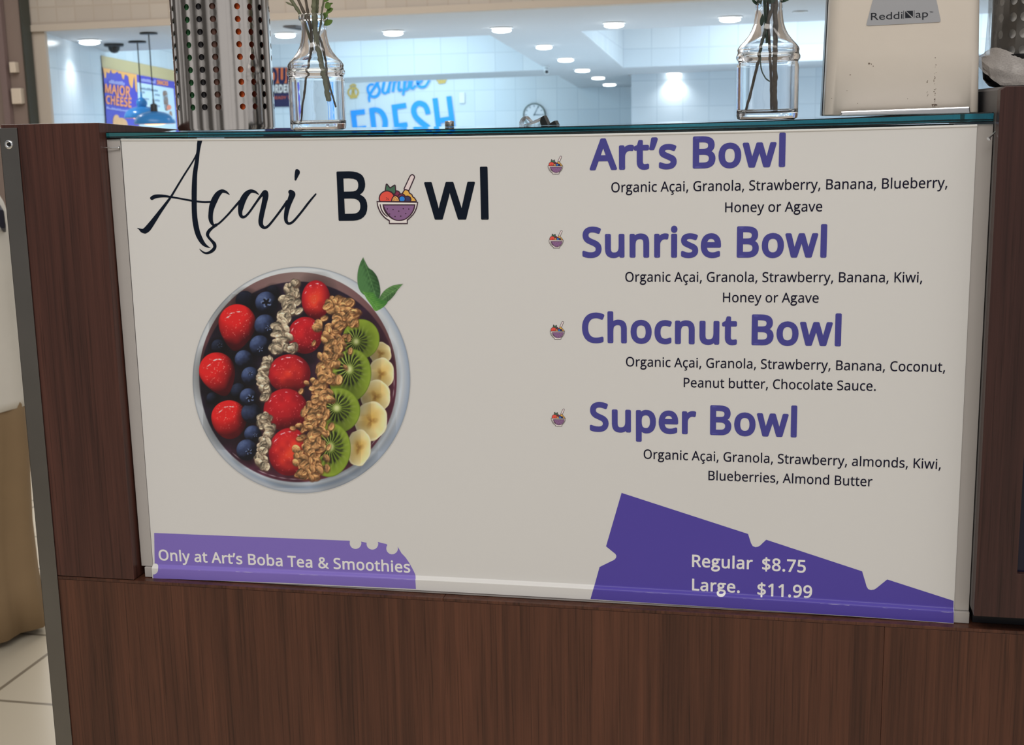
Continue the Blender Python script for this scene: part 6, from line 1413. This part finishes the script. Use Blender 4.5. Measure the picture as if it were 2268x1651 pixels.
def pretzel(cx, cy, k, label):
    t = thing('pretzel_emblem', label, 'emblem', tuple(PB(*QB(cx, cy), .015)), 'gold pretzel emblems')
    mb = MB()
    ring = [(cx + k * (78 * math.cos(a) * (1 - .12 * math.sin(a))), cy - k * 92 * math.sin(a) * (.9 if math.sin(a) < 0 else .72), 13 * k) for a in [6.2832 * i / 16 for i in range(17)]]
    stroke_sign(mb, ring, 3, .024)
    stroke_sign(mb, [(cx - 52 * k, cy - 82 * k, 14 * k), (cx, cy - 112 * k, 15 * k), (cx + 44 * k, cy - 90 * k, 14 * k)], 4, .030)
    for dx in (-14, 16): stroke_sign(mb, [(cx + dx * k, cy - 70 * k, 12 * k), (cx + dx * .6 * k, cy, 14 * k), (cx + dx * 1.6 * k, cy + 70 * k, 16 * k)], 4, .026)
    stroke_sign(mb, [(cx - 50 * k, cy + 88 * k, 24 * k), (cx + 62 * k, cy + 72 * k, 24 * k)], 2, .034)
    mb.build('emblem_band', SGG, t)
pretzel(300, 448, 1.0, 'whole gold pretzel emblem just right of the left vase')
pretzel(1685, 215, 1.0, 'gold pretzel emblem half hidden by the ceiling beam, above the last blue letter')
cc = PB(1183.9, 254.2); K = (cc - CAM_P).length / FPX; yy = yS
clk = thing('wall_clock', 'round white wall clock with thin dark rim, on the back wall above the tape dispenser', 'clock', (cc.x, yS - .002, cc.z))
def ringy(mb, prof, cx, cz, n=48):
    mb.loft([[(cx + r * math.cos(6.28319 * i / n), y, cz + r * math.sin(6.28319 * i / n)) for i in range(n)] for r, y in prof])
mb = MB(); ringy(mb, [(24.6 * K, yS - .003), (24.6 * K, yS - .06), (23.8 * K, yS - .075), (22.6 * K, yS - .07), (22.4 * K, yS - .04)], cc.x, cc.z); mb.build('clock_rim', mat('clock_green_grey', lin((76, 96, 90)), .4), clk, smooth=True)
mb = MB(); ringy(mb, [(22.4 * K, yS - .041), (22.4 * K, yS - .045)], cc.x, cc.z); mb.build('clock_face', mat('clock_face', lin((226, 230, 236)), .4, var=.01), clk)
CLG = mat('clock_grey', lin((112, 130, 140)), .5)
for i in range(12):
    a = math.radians(30 * i); r0, r1, h = 16.5 * K, 20.5 * K, .9 * K; ca, sa = math.sin(a), math.cos(a)
    MB().add([(cc.x + r0 * ca + h * sa, yS - .047, cc.z + r0 * sa - h * ca), (cc.x + r1 * ca + h * sa, yS - .047, cc.z + r1 * sa - h * ca), (cc.x + r1 * ca - h * sa, yS - .047, cc.z + r1 * sa + h * ca), (cc.x + r0 * ca - h * sa, yS - .047, cc.z + r0 * sa + h * ca)], [(0, 1, 2, 3)]).build('hour_mark', CLG, clk)
for nm, dx, dz, wd in [('minute_hand', 9.5, 19, 1.3), ('hour_hand', 15, -.5, 1.5)]:
    d = Vector((dx, 0, dz)) * K; n_ = Vector((-d.z, 0, d.x)).normalized() * wd * K * .7; o = Vector((cc.x, yS - .05, cc.z))
    MB().prism([tuple(o - d * .12 + n_), tuple(o + d + n_ * .6), tuple(o + d - n_ * .6), tuple(o - d * .12 - n_)], (0, -.006, 0)).build(nm, CLG, clk)
a, b = PB(1017.5, 205), PB(1030, 228.5)
MB().box(a.x, b.x, yS - .05, yS - .003, b.z, a.z).build('wall_plate', RING, bevel=.01, label='small white plate on the back wall right of the blue letters', cat='wall plate')

# ================================================================ PERSON AND CASTER AT THE LEFT EDGE
PY = 1.83
pp = lambda a, b, y=PY: at_y(a, b, y)
SKIN = mat('skin', lin((196, 132, 106)), .5, var=.06, scale=20); SHIRT = mat('white_shirt', lin((226, 222, 214)), .85, var=.04, scale=18, bump=.35); TROU = mat('tan_trousers', lin((146, 122, 92)), .9, var=.07, scale=14, bump=.4); HAIR = mat('dark_hair', lin((34, 32, 40)), .5, var=.2, scale=60)
bx = -1.655                                                   # body axis
person = thing('person', 'person in a long white shirt and wide tan trousers standing at the left edge', 'person', (bx, PY, FLOOR))
H = FLOOR
jn = [((0, 0, .93), .13), ((0, 0, 1.08), .125), ((0, .01, 1.25), .14), ((0, .01, 1.38), .10), ((0, 0, 1.46), .052), ((0, -.01, 1.54), .07), ((0, -.015, 1.61), .088), ((0, -.01, 1.69), .07)]
ed = [(i, i + 1) for i in range(7)]
def limb(start, pts):
    k = len(jn); prev = start
    for q in pts: jn.append(q); ed.append((prev, len(jn) - 1)); prev = len(jn) - 1
    return prev
for s_ in (-1, 1):
    limb(0, [((s_ * .10, 0, .86), .09), ((s_ * .11, -.01, .50), .058), ((s_ * .11, .02, .10), .036), ((s_ * .115, -.05, .04), .034), ((s_ * .12, -.14, .03), .028)])
for s_ in (-1, 1):
    fw = -.16 if s_ > 0 else -.05
    wr = limb(3, [((s_ * .15, .01, 1.37), .06), ((s_ * .185, .02, 1.30), .046), ((s_ * .205, .015, 1.10), .038), ((s_ * .205, fw * .6, .98), .034), ((s_ * .20, fw * 1.1, .90), .024)])
    pl = limb(wr, [((s_ * .197, fw * 1.1 - .03, .865), .022), ((s_ * .195, fw * 1.1 - .05, .842), .020)])
    for q in range(4):
        ox = (q - 1.5) * .017; L = (.030, .034, .032, .025)[q]
        limb(pl, [((s_ * .195 + ox * .6, fw * 1.1 - .058 + ox * .5, .822), .0085), ((s_ * .192 + ox * .65, fw * 1.1 - .055 + ox * .5, .822 - L), .0082), ((s_ * .186 + ox * .65, fw * 1.1 - .036 + ox * .5, .805 - L * 1.3), .0072)])
    limb(wr, [((s_ * .178, fw * 1.1 - .045, .868), .011), ((s_ * .165, fw * 1.1 - .062, .845), .0095), ((s_ * .163, fw * 1.1 - .066, .822), .008)])
me = bpy.data.meshes.new('body'); me.from_pydata([Vector(q[0]) for q in jn], ed, [])
body = bpy.data.objects.new('body', me); COL.objects.link(body); body.parent = person
sk_ = body.modifiers.new('skin', 'SKIN'); sk_.use_smooth_shade = True
if not me.skin_vertices: me.skin_vertices.new()
for i, q in enumerate(jn):
    me.skin_vertices[0].data[i].radius = (q[1], q[1]); me.skin_vertices[0].data[i].use_root = (i == 0)
sb = body.modifiers.new('smooth', 'SUBSURF'); sb.levels = 2; sb.render_levels = 2
me.materials.append(SKIN)
# trousers: two wide legs, seen edge measured from the photograph
def ring(cx, cy, rx, ry, z, n=36, fl=0.0, ph=0.0):
    return [(cx + (rx + fl * math.sin(7 * 6.283 * i / n + ph)) * math.cos(6.283 * i / n), cy + (ry + fl * math.sin(7 * 6.283 * i / n + ph)) * math.sin(6.283 * i / n), z) for i in range(n)]
edge = lambda a, b: pp(a, b)
tm = MB()
for s_, pr in ((1, [(85, 1390), (66, 1290), (54, 1180), (50, 1080), (50, 1000), (44, 930), (36, 860)]), (-1, None)):
    rr_ = []
    if pr:
        for i, q in enumerate(pr):
            e = edge(*q); rx = .155 - .010 * i; rr_.append(ring(e.x - rx, PY, rx, .15 - .008 * i, e.z, fl=.017 - .0018 * i, ph=1.0))
        zlow = rr_[0][0][2]
    else:
        for i, (z, ox) in enumerate([(zlow + .005, -.24), (zlow + .2, -.22), (zlow + .4, -.20), (zlow + .62, -.17)]):
            rr_.append(ring(bx + ox * .62, PY + .02, .15 - .006 * i, .14 - .006 * i, z, fl=.012, ph=2.5))
    tm.loft(rr_, caps=False)
o = tm.build('trousers', TROU, person, smooth=True, autosm=1.5); solid(o, .003)
# long shirt: right outline follows the photograph
prof = [(44, 903), (42, 885), (38, 840), (33, 795), (27, 745), (22, 690), (19, 640), (16, 590), (10, 540), (1, 486), (-10, 452), (-30, 415)]
rr_ = []
for i, q in enumerate(prof):
    e = pp(*q); t = i / (len(prof) - 1); half = e.x - bx; n = 48
    rg = []
    for k in range(n):
        a = 6.283 * k / n; fl = (.006 * (1 - t)) * math.sin(9 * a + 5 * t)
        z = e.z + (.022 * (1 - t) ** 6) * (1 - abs(math.cos(a))) * -1
        rg.append((bx + (half + fl) * math.cos(a), PY + (half * .62 + fl) * math.sin(a), z))
    rr_.append(rg)
top = rr_[-1]; zt = top[0][2]
rr_.append(ring(bx, PY, .12, .09, zt + .045, 48)); rr_.append(ring(bx, PY, .075, .07, zt + .07, 48))
o = MB().loft(rr_, caps=False).build('shirt', SHIRT, person, smooth=True, autosm=1.5); solid(o, .002)
hm = MB(); hm.sphere((bx, PY + .012, H + 1.635), .104, .115, .125, 24, 16)
hm.loft([ring(bx, PY + .06, .10, .05, H + 1.62, 24), ring(bx, PY + .075, .11, .05, H + 1.45, 24), ring(bx, PY + .08, .09, .035, H + 1.25, 24)])
hm.build('hair', HAIR, person, smooth=True)
# dark strap over the shoulder
s0, s1, s2, s3 = pp(-24, 428, PY - .02), pp(0, 470, PY - .06), pp(6, 500, PY - .05), pp(10, 512, PY + .02)
MB().tube([s0, s1, s2, s3], [.008, .010, .008, .004], n=10).build('strap', mat('strap_navy', lin((30, 32, 50)), .6), person, smooth=True)
# black caster wheel beside the corner strip
cw = at_plane(93, 1346, Vector((0, 0, FLOOR)), Vector((0, 0, 1)))
ct = thing('caster_wheel', 'small black caster wheel on the floor tiles beside the steel corner strip', 'caster', (cw.x, cw.y, FLOOR))
r = .030; mb = MB(); mb.loft([[(cw.x + dx, cw.y + q * math.cos(6.283 * i / 28), FLOOR + r + q * math.sin(6.283 * i / 28)) for i in range(28)] for dx, q in [(-.014, r * .6), (-.012, r * .93), (-.006, r), (.006, r), (.012, r * .93), (.014, r * .6)]])
mb.build('wheel', mat('rubber_black', lin((26, 26, 30)), .5), ct, smooth=True)
MB().box(cw.x - .019, cw.x - .0155, cw.y - .008, cw.y + .008, FLOOR + r - .006, FLOOR + .075).box(cw.x + .0155, cw.x + .019, cw.y - .008, cw.y + .008, FLOOR + r - .006, FLOOR + .075).box(cw.x - .019, cw.x + .019, cw.y - .008, cw.y + .008, FLOOR + .0755, FLOOR + .08).build('fork', STEEL, ct)
